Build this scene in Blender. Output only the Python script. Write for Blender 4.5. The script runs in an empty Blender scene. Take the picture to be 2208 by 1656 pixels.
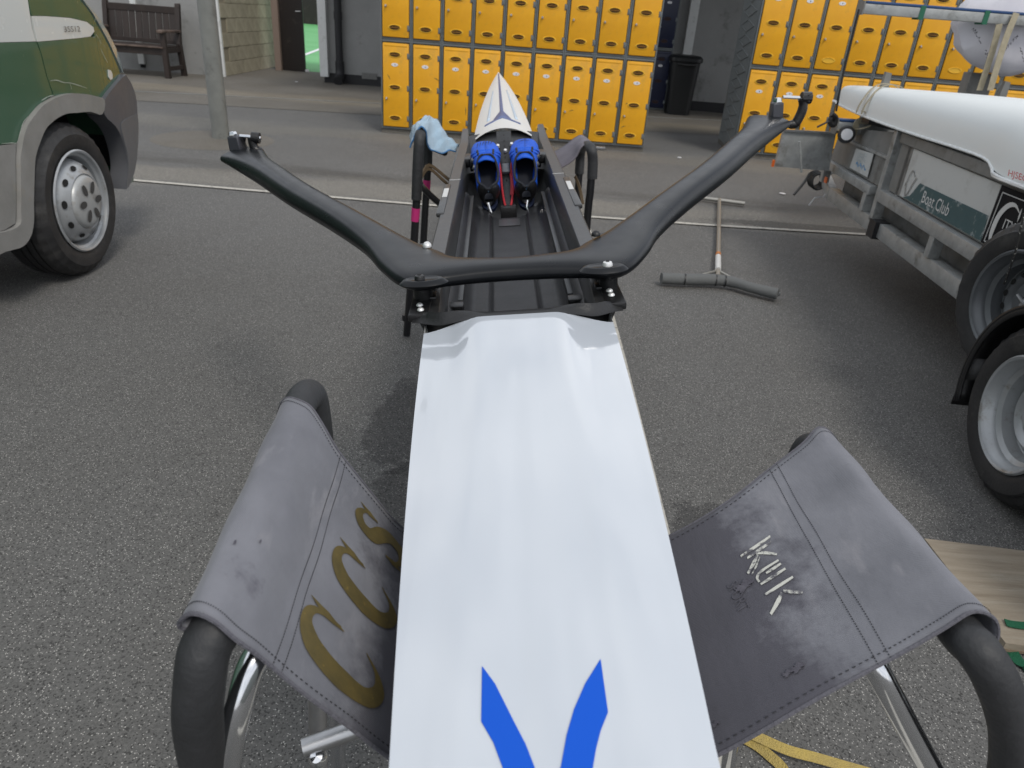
import bpy, bmesh, math, random
from mathutils import Vector, Matrix, geometry
random.seed(7)
S = bpy.context.scene
COL = S.collection
R = math.radians

# ---------------------------------------------------------------- camera
FPX, PITCH, ROLL, HC = 1557.0, R(27.0), R(4.4), 1.265
cam_o = Vector((0, 0, HC))
_fw = Vector((0, math.cos(PITCH), -math.sin(PITCH))); _rt = Vector((1, 0, 0)); _up = _rt.cross(_fw)
CR = _rt*math.cos(ROLL) + _up*math.sin(ROLL)
CU = _up*math.cos(ROLL) - _rt*math.sin(ROLL)
cd = bpy.data.cameras.new('camera'); camo = bpy.data.objects.new('camera', cd); COL.objects.link(camo)
mw = Matrix.Identity(4)
for i in range(3):
    mw[i][0] = CR[i]; mw[i][1] = CU[i]; mw[i][2] = -_fw[i]; mw[i][3] = cam_o[i]
camo.matrix_world = mw
cd.sensor_width = 36; cd.lens = FPX/2208*36; cd.clip_start = 0.02; cd.clip_end = 400
cd.dof.use_dof = True; cd.dof.focus_distance = 1.1; cd.dof.aperture_fstop = 11
S.camera = camo

# ---------------------------------------------------------------- sky, sun, exposure
SUN_EL, SUN_AZ = 52.0, 150.0      # sun behind the camera, to the right
w = bpy.data.worlds.new('World'); S.world = w; w.use_nodes = True
nt = w.node_tree; N = nt.nodes; LK = nt.links
bg = N['Background']
sky = N.new('ShaderNodeTexSky'); sky.sky_type = 'NISHITA'; sky.sun_disc = False
sky.sun_elevation = R(SUN_EL); sky.sun_rotation = R(SUN_AZ)
sky.air_density = 1.0; sky.dust_density = 2.0; sky.ozone_density = 1.0
tc = N.new('ShaderNodeTexCoord'); nz = N.new('ShaderNodeTexNoise'); nz.inputs['Scale'].default_value = 2.6
nz.inputs['Detail'].default_value = 6; nz.inputs['Roughness'].default_value = 0.55
cr = N.new('ShaderNodeValToRGB'); cr.color_ramp.elements[0].position = 0.30; cr.color_ramp.elements[1].position = 0.52
cr.color_ramp.elements[0].color = (.35, .35, .35, 1); cr.color_ramp.elements[1].color = (.97, .97, .97, 1)
mx = N.new('ShaderNodeMix'); mx.data_type = 'RGBA'
nz2 = N.new('ShaderNodeTexNoise'); nz2.inputs['Scale'].default_value = 5; nz2.inputs['Detail'].default_value = 5
cr2 = N.new('ShaderNodeValToRGB'); cr2.color_ramp.elements[0].color = (6.2, 6.7, 7.5, 1); cr2.color_ramp.elements[1].color = (11.5, 11.7, 12.0, 1)
cr2.color_ramp.elements[0].position = 0.3; cr2.color_ramp.elements[1].position = 0.7
LK.new(tc.outputs['Generated'], nz.inputs['Vector']); LK.new(tc.outputs['Generated'], nz2.inputs['Vector'])
LK.new(nz.outputs['Fac'], cr.inputs['Fac']); LK.new(cr.outputs['Color'], mx.inputs['Factor'])
LK.new(nz2.outputs['Fac'], cr2.inputs['Fac'])
LK.new(sky.outputs['Color'], mx.inputs['A']); LK.new(cr2.outputs['Color'], mx.inputs['B'])
LK.new(mx.outputs['Result'], bg.inputs['Color']); bg.inputs['Strength'].default_value = 0.10
sd = bpy.data.lights.new('sun', 'SUN'); sd.energy = 1.45; sd.angle = R(14); sd.color = (1, .95, .87)
so = bpy.data.objects.new('sun', sd); COL.objects.link(so)
az, el = R(SUN_AZ), R(SUN_EL)
sdir = Vector((math.sin(az)*math.cos(el), math.cos(az)*math.cos(el), math.sin(el)))
so.rotation_euler = sdir.to_track_quat('Z', 'Y').to_euler()
S.view_settings.view_transform = 'Standard'; S.view_settings.look = 'None'
S.view_settings.exposure = 0.10; S.view_settings.gamma = 1.0

# ---------------------------------------------------------------- measuring helpers
def ray(x, y): return _fw + CR*((x-1104)/FPX) - CU*((y-828)/FPX)
def G(x, y, z=0.0): d = ray(x, y); return cam_o + d*((z-HC)/d.z)
def YP(x, y, Y): d = ray(x, y); return cam_o + d*(Y/d.y)
# boat frame
BO = Vector((0.001, 1.089, .83)); BA = Vector((-.0574, .9984, 0)).normalized(); _l0 = Vector((BA.y, -BA.x, 0))
BL = _l0*math.cos(R(7.1)) + Vector((0, 0, 1))*math.sin(R(7.1)); BW = BL.cross(BA)
def BP(s, u, w=0): return BO + BA*s + BL*u + BW*w
def LP(x, y, w=0):
    d = ray(x, y); t = BW.dot(BO + BW*w - cam_o)/BW.dot(d); q = cam_o + d*t - BO
    return q.dot(BA), q.dot(BL)

# ---------------------------------------------------------------- materials
MC = {}
def mat(name, col, rough=.5, metal=0., col2=None, ns=8., nlo=.35, nhi=.65, bump=0., bs=60., coat=0., spec=.5, rand=0., stretch=None, sheen=0., trans=0., dirt=None, ds=5., dlo=.55, dhi=.7):
    if name in MC: return MC[name]
    m = bpy.data.materials.new(name); m.use_nodes = True; t = m.node_tree; n = t.nodes; l = t.links
    p = n['Principled BSDF']; p.inputs['Base Color'].default_value = (*col, 1); p.inputs['Roughness'].default_value = rough
    p.inputs['Metallic'].default_value = metal; p.inputs['Coat Weight'].default_value = coat; p.inputs['Specular IOR Level'].default_value = spec
    p.inputs['Coat Roughness'].default_value = .05
    if sheen: p.inputs['Sheen Weight'].default_value = sheen
    tcn = n.new('ShaderNodeTexCoord'); mp = n.new('ShaderNodeMapping'); l.new(tcn.outputs['Object'], mp.inputs['Vector'])
    if stretch: mp.inputs['Scale'].default_value = stretch
    cur = None
    if col2 is not None:
        z = n.new('ShaderNodeTexNoise'); z.inputs['Scale'].default_value = ns; z.inputs['Detail'].default_value = 7; z.inputs['Roughness'].default_value = .6
        r = n.new('ShaderNodeValToRGB'); r.color_ramp.elements[0].position = nlo; r.color_ramp.elements[1].position = nhi
        r.color_ramp.elements[0].color = (*col, 1); r.color_ramp.elements[1].color = (*col2, 1)
        l.new(mp.outputs[0], z.inputs['Vector']); l.new(z.outputs['Fac'], r.inputs['Fac']); cur = r.outputs['Color']
    if dirt is not None:
        z = n.new('ShaderNodeTexNoise'); z.inputs['Scale'].default_value = ds; z.inputs['Detail'].default_value = 9; z.inputs['Roughness'].default_value = .7
        r = n.new('ShaderNodeValToRGB'); r.color_ramp.elements[0].position = dlo; r.color_ramp.elements[1].position = dhi
        r.color_ramp.elements[0].color = (0, 0, 0, 1); r.color_ramp.elements[1].color = (1, 1, 1, 1)
        x = n.new('ShaderNodeMix'); x.data_type = 'RGBA'; x.inputs['A'].default_value = (*col, 1); x.inputs['B'].default_value = (*dirt, 1)
        if cur: l.new(cur, x.inputs['A'])
        l.new(mp.outputs[0], z.inputs['Vector']); l.new(z.outputs['Fac'], r.inputs['Fac']); l.new(r.outputs['Color'], x.inputs['Factor']); cur = x.outputs['Result']
    if rand:
        oi = n.new('ShaderNodeObjectInfo'); h = n.new('ShaderNodeHueSaturation'); mr = n.new('ShaderNodeMapRange')
        mr.inputs['To Min'].default_value = 1-rand; mr.inputs['To Max'].default_value = 1+rand
        l.new(oi.outputs['Random'], mr.inputs['Value']); l.new(mr.outputs[0], h.inputs['Value'])
        if cur: l.new(cur, h.inputs['Color'])
        else: h.inputs['Color'].default_value = (*col, 1)
        cur = h.outputs['Color']
    if cur: l.new(cur, p.inputs['Base Color'])
    # roughness variation
    z = n.new('ShaderNodeTexNoise'); z.inputs['Scale'].default_value = 23; z.inputs['Detail'].default_value = 5
    mr = n.new('ShaderNodeMapRange'); mr.inputs['To Min'].default_value = max(0, rough-.08); mr.inputs['To Max'].default_value = min(1, rough+.08)
    l.new(mp.outputs[0], z.inputs['Vector']); l.new(z.outputs['Fac'], mr.inputs['Value']); l.new(mr.outputs[0], p.inputs['Roughness'])
    if bump:
        z = n.new('ShaderNodeTexNoise'); z.inputs['Scale'].default_value = bs; z.inputs['Detail'].default_value = 4
        b = n.new('ShaderNodeBump'); b.inputs['Strength'].default_value = bump; b.inputs['Distance'].default_value = .01
        l.new(mp.outputs[0], z.inputs['Vector']); l.new(z.outputs['Fac'], b.inputs['Height']); l.new(b.outputs[0], p.inputs['Normal'])
    MC[name] = m; return m

def ground_mat(name, c1, c2, speck, patch, ns=1.2, wet=(), band=False):
    m = bpy.data.materials.new(name); m.use_nodes = True; t = m.node_tree; n = t.nodes; l = t.links; p = n['Principled BSDF']
    tcn = n.new('ShaderNodeTexCoord')
    def noise(s, d=6, r=.6, vec=None):
        z = n.new('ShaderNodeTexNoise'); z.inputs['Scale'].default_value = s; z.inputs['Detail'].default_value = d; z.inputs['Roughness'].default_value = r
        l.new(vec or tcn.outputs['Object'], z.inputs['Vector']); return z.outputs['Fac']
    def ramp(f, a, b, ca=(0, 0, 0, 1), cb=(1, 1, 1, 1)):
        r = n.new('ShaderNodeValToRGB'); r.color_ramp.elements[0].position = a; r.color_ramp.elements[1].position = b
        r.color_ramp.elements[0].color = ca; r.color_ramp.elements[1].color = cb; l.new(f, r.inputs['Fac']); return r.outputs['Color']
    def mix(f, a, b, bt='MIX'):
        x = n.new('ShaderNodeMix'); x.data_type = 'RGBA'; x.blend_type = bt
        if isinstance(f, float): x.inputs['Factor'].default_value = f
        else: l.new(f, x.inputs['Factor'])
        for k, v in (('A', a), ('B', b)):
            if isinstance(v, tuple): x.inputs[k].default_value = (*v, 1)
            else: l.new(v, x.inputs[k])
        return x.outputs['Result']
    c = mix(ramp(noise(140, 3, .8), .38, .62), c1, c2)
    v = n.new('ShaderNodeTexVoronoi'); v.inputs['Scale'].default_value = 290; l.new(tcn.outputs['Object'], v.inputs['Vector'])
    vs = n.new('ShaderNodeSeparateColor'); l.new(v.outputs['Color'], vs.inputs['Color'])
    sp = n.new('ShaderNodeMath'); sp.operation = 'GREATER_THAN'; sp.inputs[1].default_value = .86; l.new(vs.outputs[0], sp.inputs[0])
    near = n.new('ShaderNodeMath'); near.operation = 'LESS_THAN'; near.inputs[1].default_value = .42; l.new(v.outputs['Distance'], near.inputs[0])
    mm = n.new('ShaderNodeMath'); mm.operation = 'MULTIPLY'; l.new(sp.outputs[0], mm.inputs[0]); l.new(near.outputs[0], mm.inputs[1])
    c = mix(mm.outputs[0], c, speck)
    dk = n.new('ShaderNodeMath'); dk.operation = 'LESS_THAN'; dk.inputs[1].default_value = .12; l.new(vs.outputs[1], dk.inputs[0])
    c = mix(dk.outputs[0], c, tuple(x*.6 for x in c1))
    c = mix(ramp(noise(ns, 8, .62), .35, .68), c, mix(1.0, c, patch, 'MULTIPLY'))
    c = mix(ramp(noise(5.5, 9, .7), .62, .75), c, mix(1.0, c, (.62, .61, .6), 'MULTIPLY'))
    geo = n.new('ShaderNodeNewGeometry')
    rough = None
    for (wx, wy, rx, ry) in wet:
        sx = n.new('ShaderNodeMapping'); sx.vector_type = 'POINT'; sx.inputs['Scale'].default_value = (1/rx, 1/ry, 0); sx.inputs['Location'].default_value = (-wx/rx, -wy/ry, 0)
        l.new(geo.outputs['Position'], sx.inputs['Vector'])
        ln = n.new('ShaderNodeVectorMath'); ln.operation = 'LENGTH'; l.new(sx.outputs[0], ln.inputs[0])
        a = n.new('ShaderNodeMath'); a.operation = 'MULTIPLY_ADD'; a.inputs[1].default_value = 1.6; l.new(noise(16, 8, .7), a.inputs[0]); l.new(ln.outputs['Value'], a.inputs[2])
        f = ramp(a.outputs[0], .0, 1.0); 
        rr = n.new('ShaderNodeMapRange'); rr.inputs['From Min'].default_value = 1.55; rr.inputs['From Max'].default_value = 1.72; rr.inputs['To Min'].default_value = 1; rr.inputs['To Max'].default_value = 0
        l.new(a.outputs[0], rr.inputs['Value'])
        c = mix(rr.outputs[0], c, mix(1.0, c, (.60, .60, .61), 'MULTIPLY'))
    if band:   # paler and darker strips running across the yard
        sy = n.new('ShaderNodeSeparateXYZ'); l.new(geo.outputs['Position'], sy.inputs[0])
        for (y0, hw, tint, dx) in band:
            mpn = n.new('ShaderNodeMapping'); mpn.inputs['Scale'].default_value = (.5, 2, 1); l.new(tcn.outputs['Object'], mpn.inputs['Vector'])
            a = n.new('ShaderNodeMath'); a.operation = 'SUBTRACT'; a.inputs[1].default_value = y0; l.new(sy.outputs['Y'], a.inputs[0])
            b = n.new('ShaderNodeMath'); b.operation = 'ABSOLUTE'; l.new(a.outputs[0], b.inputs[0])
            d = n.new('ShaderNodeMath'); d.operation = 'MULTIPLY_ADD'; d.inputs[1].default_value = .9; l.new(noise(1.3, 6, .6, mpn.outputs[0]), d.inputs[0]); l.new(b.outputs[0], d.inputs[2])
            rr = n.new('ShaderNodeMapRange'); rr.inputs['From Min'].default_value = hw+.35; rr.inputs['From Max'].default_value = hw+.6; rr.inputs['To Min'].default_value = 1; rr.inputs['To Max'].default_value = 0
            l.new(d.outputs[0], rr.inputs['Value'])
            c = mix(rr.outputs[0], c, mix(1.0, c, tint, 'MULTIPLY'))
    l.new(c, p.inputs['Base Color']); p.inputs['Roughness'].default_value = .88; p.inputs['Specular IOR Level'].default_value = .35
    b = n.new('ShaderNodeBump'); b.inputs['Strength'].default_value = .35; b.inputs['Distance'].default_value = .004
    l.new(v.outputs['Distance'], b.inputs['Height']); l.new(b.outputs[0], p.inputs['Normal'])
    return m

def twill_mat():
    m = bpy.data.materials.new('carbon_twill'); m.use_nodes = True; t = m.node_tree; n = t.nodes; l = t.links; p = n['Principled BSDF']
    tcn = n.new('ShaderNodeTexCoord'); br = n.new('ShaderNodeTexBrick'); l.new(tcn.outputs['Object'], br.inputs['Vector'])
    mp = n.new('ShaderNodeMapping'); mp.inputs['Rotation'].default_value = (.6, 0, .05); l.new(tcn.outputs['Object'], mp.inputs['Vector']); l.new(mp.outputs[0], br.inputs['Vector'])
    br.inputs['Color1'].default_value = (.018, .0185, .020, 1); br.inputs['Color2'].default_value = (.036, .037, .038, 1); br.inputs['Mortar'].default_value = (.020, .021, .022, 1)
    br.inputs['Scale'].default_value = 60; br.inputs['Mortar Size'].default_value = .02; br.inputs['Brick Width'].default_value = .5; br.inputs['Row Height'].default_value = .25
    l.new(br.outputs['Color'], p.inputs['Base Color']); p.inputs['Roughness'].default_value = .42; p.inputs['Coat Weight'].default_value = .35; p.inputs['Coat Roughness'].default_value = .25
    return m

M = {}
M['asphalt'] = ground_mat('asphalt', (.098, .097, .095), (.156, .154, .149), (.42, .41, .39), (.90, .89, .88), 1.1,
                          wet=((-.36, 2.15, .14, .36), (-.3, 1.70, .10, .25), (.58, 1.66, .12, .15), (2.1, 5.45, .9, .12)), band=((5.55, .28, (1.45, 1.40, 1.30), 0), (6.05, .10, (.72, .70, .68), 0), (8.1, .30, (1.2, 1.18, 1.12), 0)))
M['concrete_ground'] = ground_mat('concrete_ground', (.135, .126, .113), (.180, .168, .150), (.26, .25, .22), (.80, .78, .74), 1.0, band=((10.9, .35, (1.3, 1.25, 1.15), 0),))
M['line'] = mat('line_paint', (.52, .50, .45), .8, col2=(.40, .38, .34), ns=40, dirt=(.16, .155, .15), ds=30, dlo=.56, dhi=.66, bump=.4, bs=200)
M['wall'] = mat('grey_render', (.245, .248, .243), .85, col2=(.29, .29, .285), ns=2, bump=.15, bs=120, dirt=(.13, .13, .125), ds=2.2)
M['plinth'] = mat('black_plinth_paint', (.012, .012, .014), .6)
M['whitepaint'] = mat('white_gloss_paint', (.62, .63, .62), .4, dirt=(.42, .42, .40), ds=9)
M['block'] = mat('sand_block', (.36, .325, .24), .85, col2=(.29, .26, .19), ns=6, bump=.3, bs=90, rand=.08)
M['mortar'] = mat('mortar', (.25, .22, .16), .9)
M['darkdoor'] = mat('dark_brown_door', (.016, .011, .010), .35, dirt=(.05, .04, .035), ds=4)
M['frame_brown'] = mat('door_frame_paint', (.25, .19, .16), .6)
M['court'] = mat('green_court', (.10, .36, .12), .7, col2=(.14, .42, .16), ns=.7)
M['yellow'] = mat('yellow_plastic', (.80, .395, .012), .42, col2=(.74, .35, .010), ns=5, rand=.03, bump=.08, bs=260, dirt=(.40, .24, .04), ds=3.3, dlo=.55, dhi=.76)
M['yellow_lip'] = mat('yellow_vent_rim', (.72, .42, .03), .5)
M['vent_dark'] = mat('vent_shadow_gap', (.05, .022, .006), .8)
M['vent_slat'] = mat('vent_slat', (.30, .14, .015), .6)
M['greyp'] = mat('grey_locker_plastic', (.115, .130, .135), .5, col2=(.14, .155, .16), ns=6, bump=.08, bs=200)
M['greyd'] = mat('grey_locker_side', (.15, .162, .163), .55, col2=(.175, .187, .187), ns=5, bump=.1, bs=160, dirt=(.14, .13, .11), ds=3)
M['navy'] = mat('navy_plastic', (.006, .010, .035), .45)
M['chrome'] = mat('polished_metal', (.75, .76, .78), .12, 1)
M['zinc'] = mat('zinc_bolt', (.72, .72, .72), .35, .5)
M['steel'] = mat('brushed_steel', (.52, .53, .54), .35, 1, col2=(.42, .42, .43), ns=30)
M['label'] = mat('label_white', (.72, .72, .74), .5)
M['ink'] = mat('faded_ink', (.16, .16, .20), .6)
M['blackp'] = mat('black_plastic', (.012, .012, .013), .38, bump=.1, bs=200)
M['blackm'] = mat('black_moulded', (.010, .0103, .012), .42, spec=.28, col2=(.014, .0144, .016), ns=12, bump=.12, bs=300)
M['bin'] = mat('bin_plastic', (.010, .011, .012), .4)
M['wood_dark'] = mat('stained_wood', (.018, .012, .010), .6, col2=(.028, .018, .014), ns=9, stretch=(1, 1, .15), bump=.3, bs=40)
M['wood_worn'] = mat('worn_wood', (.15, .11, .09), .7, col2=(.05, .032, .024), ns=7)
M['polegrey'] = mat('pole_grey', (.16, .165, .155), .5, col2=(.20, .205, .19), ns=6, dirt=(.10, .10, .095), ds=8)
M['galv'] = mat('galvanised', (.28, .288, .285), .48, .35, col2=(.37, .38, .378), ns=16, bump=.12, bs=60, dirt=(.15, .145, .13), ds=9)
M['galv_dark'] = mat('galvanised_dull', (.17, .17, .163), .6, .2, col2=(.215, .215, .207), ns=9, dirt=(.10, .095, .085), ds=6)
M['bluepad'] = mat('blue_padding', (.015, .055, .16), .5)
M['green_tape'] = mat('green_tape', (.01, .11, .06), .6)
M['webbing'] = mat('beige_webbing', (.42, .37, .27), .85, col2=(.34, .30, .21), ns=30, bump=.5, bs=300)
M['yellow_web'] = mat('yellow_webbing', (.50, .37, .10), .8, col2=(.40, .30, .10), ns=30, bump=.6, bs=300)
M['green_web'] = mat('green_webbing', (.005, .10, .045), .8, bump=.6, bs=300)
M['boatwhite'] = mat('white_hull_paint', (.74, .76, .76), .28, coat=.3, dirt=(.62, .63, .6), ds=4)
M['rubber'] = mat('tyre_rubber', (.016, .016, .017), .62, col2=(.028, .027, .027), ns=12, bump=.15, bs=90, dirt=(.05, .048, .045), ds=9)
M['rubber_text'] = mat('tyre_lettering', (.035, .035, .036), .55)
M['rim_grey'] = mat('painted_steel_rim', (.14, .15, .16), .40, .35, col2=(.11, .117, .125), ns=8)
M['rim_silver'] = mat('silver_rim', (.42, .44, .455), .38, .35, col2=(.35, .36, .37), ns=8, dirt=(.22, .2, .17), ds=12)
M['hubcap'] = mat('silver_hub_trim', (.40, .41, .41), .42, .25, dirt=(.27, .25, .22), ds=14)
M['vangreen'] = mat('green_van_paint', (.045, .110, .066), .24, coat=.6, col2=(.05, .115, .07), ns=3)
M['vanwhite'] = mat('white_van_paint', (.60, .62, .60), .25, coat=.6)
M['vantrim'] = mat('grey_van_trim', (.20, .197, .185), .48, col2=(.25, .246, .235), ns=7, dirt=(.26, .24, .2), ds=6, bump=.1, bs=150)
M['vanbumper'] = mat('grey_bumper_plastic', (.085, .088, .10), .42, col2=(.10, .103, .112), ns=5)
M['lens'] = mat('headlight_lens', (.30, .35, .34), .1, coat=1)
M['scratch'] = mat('chipped_paint', (.42, .46, .40), .7)
M['deck'] = None
M['bluevinyl'] = mat('blue_vinyl', (.001, .085, .56), .45, spec=.25)
M['bluefaded'] = mat('faded_blue_vinyl', (.07, .11, .27), .4)
M['rig'] = mat('satin_carbon', (.007, .008, .010), .30, col2=(.010, .011, .013), spec=.28, ns=14, coat=.0)
M['twill'] = twill_mat()
M['canvas_dark_band'] = mat('canvas_binding', (.10, .098, .115), .9, bump=.4, bs=250)
M['stitch'] = mat('dark_thread', (.03, .03, .035), .9)
M['gold'] = mat('gold_print', (.155, .115, .035), .55, .3, col2=(.095, .075, .028), ns=60, nlo=.3, nhi=.7, dirt=(.26, .18, .04), ds=90, dlo=.62, dhi=.7)
M['whiteprint'] = mat('worn_white_print', (.52, .52, .47), .7, dirt=(.10, .098, .11), ds=70, dlo=.50, dhi=.58)
M['pad'] = mat('black_foam_tube', (.022, .023, .025), .60, col2=(.030, .031, .034), ns=18, bump=.25, bs=60)
M['blacktube'] = mat('black_powder_coat', (.012, .012, .014), .35)
M['pink'] = mat('pink_tape', (.55, .03, .19), .5)
M['cloth'] = mat('blue_microfibre', (.30, .44, .56), .95, col2=(.36, .50, .62), ns=30, bump=.7, bs=220, sheen=.3)
M['cloth_hem'] = mat('cloth_hem', (.07, .20, .42), .9, bump=.4, bs=200)
M['shoe'] = mat('blue_shoe_fabric', (.005, .075, .50), .5, spec=.3, col2=(.008, .10, .60), ns=20, bump=.3, bs=260)
M['shoe_dark'] = mat('shoe_lining', (.008, .010, .016), .8)
M['redcord'] = mat('red_cord', (.42, .02, .03), .6)
M['ply'] = mat('weathered_plywood', (.31, .265, .205), .75, col2=(.19, .15, .105), ns=5, stretch=(.5, 7, 1), nlo=.4, nhi=.75, bump=.35, bs=60, dirt=(.36, .33, .27), ds=4)
M['foam_grey'] = mat('grey_pipe_foam', (.12, .124, .124), .8, bump=.3, bs=80)
M['alu'] = mat('dull_aluminium', (.36, .35, .32), .4, .6)
M['orange'] = mat('orange_reflector', (.62, .12, .02), .3)
M['poster'] = mat('faded_white_poster', (.50, .51, .50), .5, dirt=(.33, .33, .31), ds=6, dlo=.5, dhi=.75)
M['teal'] = mat('teal_band_print', (.035, .085, .095), .5, dirt=(.42, .45, .45), ds=11, dlo=.55, dhi=.66)
M['blackboard'] = mat('black_sign', (.010, .010, .012), .75, spec=.2)
M['signwhite'] = mat('sign_white_print', (.58, .58, .57), .6)
M['bluescribble'] = mat('blue_logo_print', (.06, .25, .50), .6, dirt=(.5, .52, .53), ds=30, dlo=.5, dhi=.6)
M['redprint'] = mat('red_print', (.55, .03, .04), .5)
M['tarp'] = mat('white_tarp', (.56, .55, .60), .75, col2=(.62, .61, .65), ns=5, bump=.35, bs=9)
M['darkgap'] = mat('dark_cavity', (.006, .006, .006), .9)
M['carbonhull'] = mat('grey_hull_side', (.40, .41, .42), .35)

def canvas_mat():
    m = bpy.data.materials.new('grey_canvas'); m.use_nodes = True; t = m.node_tree; n = t.nodes; l = t.links; p = n['Principled BSDF']
    uv = n.new('ShaderNodeUVMap'); uv.uv_map = 'UVMap'
    tcn = n.new('ShaderNodeTexCoord')
    def noise(s, d=7, r=.62, st=None):
        z = n.new('ShaderNodeTexNoise'); z.inputs['Scale'].default_value = s; z.inputs['Detail'].default_value = d; z.inputs['Roughness'].default_value = r
        if st:
            mp = n.new('ShaderNodeMapping'); mp.inputs['Scale'].default_value = st; l.new(tcn.outputs['Object'], mp.inputs['Vector']); l.new(mp.outputs[0], z.inputs['Vector'])
        else: l.new(tcn.outputs['Object'], z.inputs['Vector'])
        return z.outputs['Fac']
    def rampf(f, a, b):
        r = n.new('ShaderNodeMapRange'); r.inputs['From Min'].default_value = a; r.inputs['From Max'].default_value = b; l.new(f, r.inputs['Value']); return r.outputs[0]
    def mix(f, a, b):
        x = n.new('ShaderNodeMix'); x.data_type = 'RGBA'; l.new(f, x.inputs['Factor'])
        for k, v in (('A', a), ('B', b)):
            if isinstance(v, tuple): x.inputs[k].default_value = (*v, 1)
            else: l.new(v, x.inputs[k])
        return x.outputs['Result']
    c = mix(rampf(noise(6), .35, .65), (.140, .143, .162), (.196, .199, .222))
    c = mix(rampf(noise(10, 6, .6, (3, 1, 3)), .58, .75), c, (.225, .222, .24))      # rubbed paler
    c = mix(rampf(noise(14, 9, .7), .62, .76), c, (.085, .082, .10))                # ink-like stains
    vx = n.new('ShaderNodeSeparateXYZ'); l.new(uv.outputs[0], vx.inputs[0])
    # darker patch towards the middle of the sling, with a ragged rim
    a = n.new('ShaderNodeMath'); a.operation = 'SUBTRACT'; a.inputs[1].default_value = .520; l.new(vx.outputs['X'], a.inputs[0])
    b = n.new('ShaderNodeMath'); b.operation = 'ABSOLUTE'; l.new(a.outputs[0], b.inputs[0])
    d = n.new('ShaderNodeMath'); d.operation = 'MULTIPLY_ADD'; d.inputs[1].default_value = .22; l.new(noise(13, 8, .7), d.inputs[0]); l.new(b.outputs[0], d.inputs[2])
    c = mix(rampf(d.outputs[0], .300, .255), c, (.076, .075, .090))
    l.new(c, p.inputs['Base Color']); p.inputs['Roughness'].default_value = .92; p.inputs['Specular IOR Level'].default_value = .2; p.inputs['Sheen Weight'].default_value = .12
    w1 = n.new('ShaderNodeTexWave'); w1.inputs['Scale'].default_value = 300; w1.bands_direction = 'DIAGONAL'; l.new(uv.outputs[0], w1.inputs['Vector']); w1.inputs['Scale'].default_value = 90
    bm = n.new('ShaderNodeBump'); bm.inputs['Strength'].default_value = .25; bm.inputs['Distance'].default_value = .001; l.new(w1.outputs['Fac'], bm.inputs['Height'])
    b2 = n.new('ShaderNodeBump'); b2.inputs['Strength'].default_value = .8; b2.inputs['Distance'].default_value = .008; l.new(noise(14, 5, .5, (1, .45, 1)), b2.inputs['Height']); l.new(bm.outputs[0], b2.inputs['Normal'])
    l.new(b2.outputs[0], p.inputs['Normal']); return m
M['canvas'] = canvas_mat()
M['hullwhite'] = mat('clean_white_hull', (.72, .75, .75), .38, spec=.4)
M['sternwhite'] = mat('stern_deck_white', (.70, .71, .70), .35, spec=.4)

def deck_mat():
    m = bpy.data.materials.new('white_deck_gelcoat'); m.use_nodes = True; t = m.node_tree; n = t.nodes; l = t.links; p = n['Principled BSDF']
    p.inputs['Base Color'].default_value = (.54, .575, .625, 1); p.inputs['Roughness'].default_value = .05; p.inputs['Coat Weight'].default_value = 1.0; p.inputs['Coat Roughness'].default_value = .02
    tcn = n.new('ShaderNodeTexCoord'); mp = n.new('ShaderNodeMapping'); mp.inputs['Scale'].default_value = (13, 1.5, 6); l.new(tcn.outputs['Object'], mp.inputs['Vector'])
    z = n.new('ShaderNodeTexNoise'); z.inputs['Scale'].default_value = 1.5; z.inputs['Detail'].default_value = 1.5; l.new(mp.outputs[0], z.inputs['Vector'])
    b = n.new('ShaderNodeBump'); b.inputs['Strength'].default_value = .35; b.inputs['Distance'].default_value = .012; l.new(z.outputs['Fac'], b.inputs['Height'])
    l.new(b.outputs[0], p.inputs['Normal'])
    z2 = n.new('ShaderNodeTexNoise'); z2.inputs['Scale'].default_value = 40; z2.inputs['Detail'].default_value = 10; z2.inputs['Roughness'].default_value = .75; l.new(tcn.outputs['Object'], z2.inputs['Vector'])
    r = n.new('ShaderNodeValToRGB'); r.color_ramp.elements[0].position = .725; r.color_ramp.elements[1].position = .76; r.color_ramp.elements[0].color = (.535, .57, .62, 1); r.color_ramp.elements[1].color = (.45, .48, .5, 1)
    l.new(z2.outputs['Fac'], r.inputs['Fac']); l.new(r.outputs['Color'], p.inputs['Base Color'])
    return m
M['deck'] = deck_mat()

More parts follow.
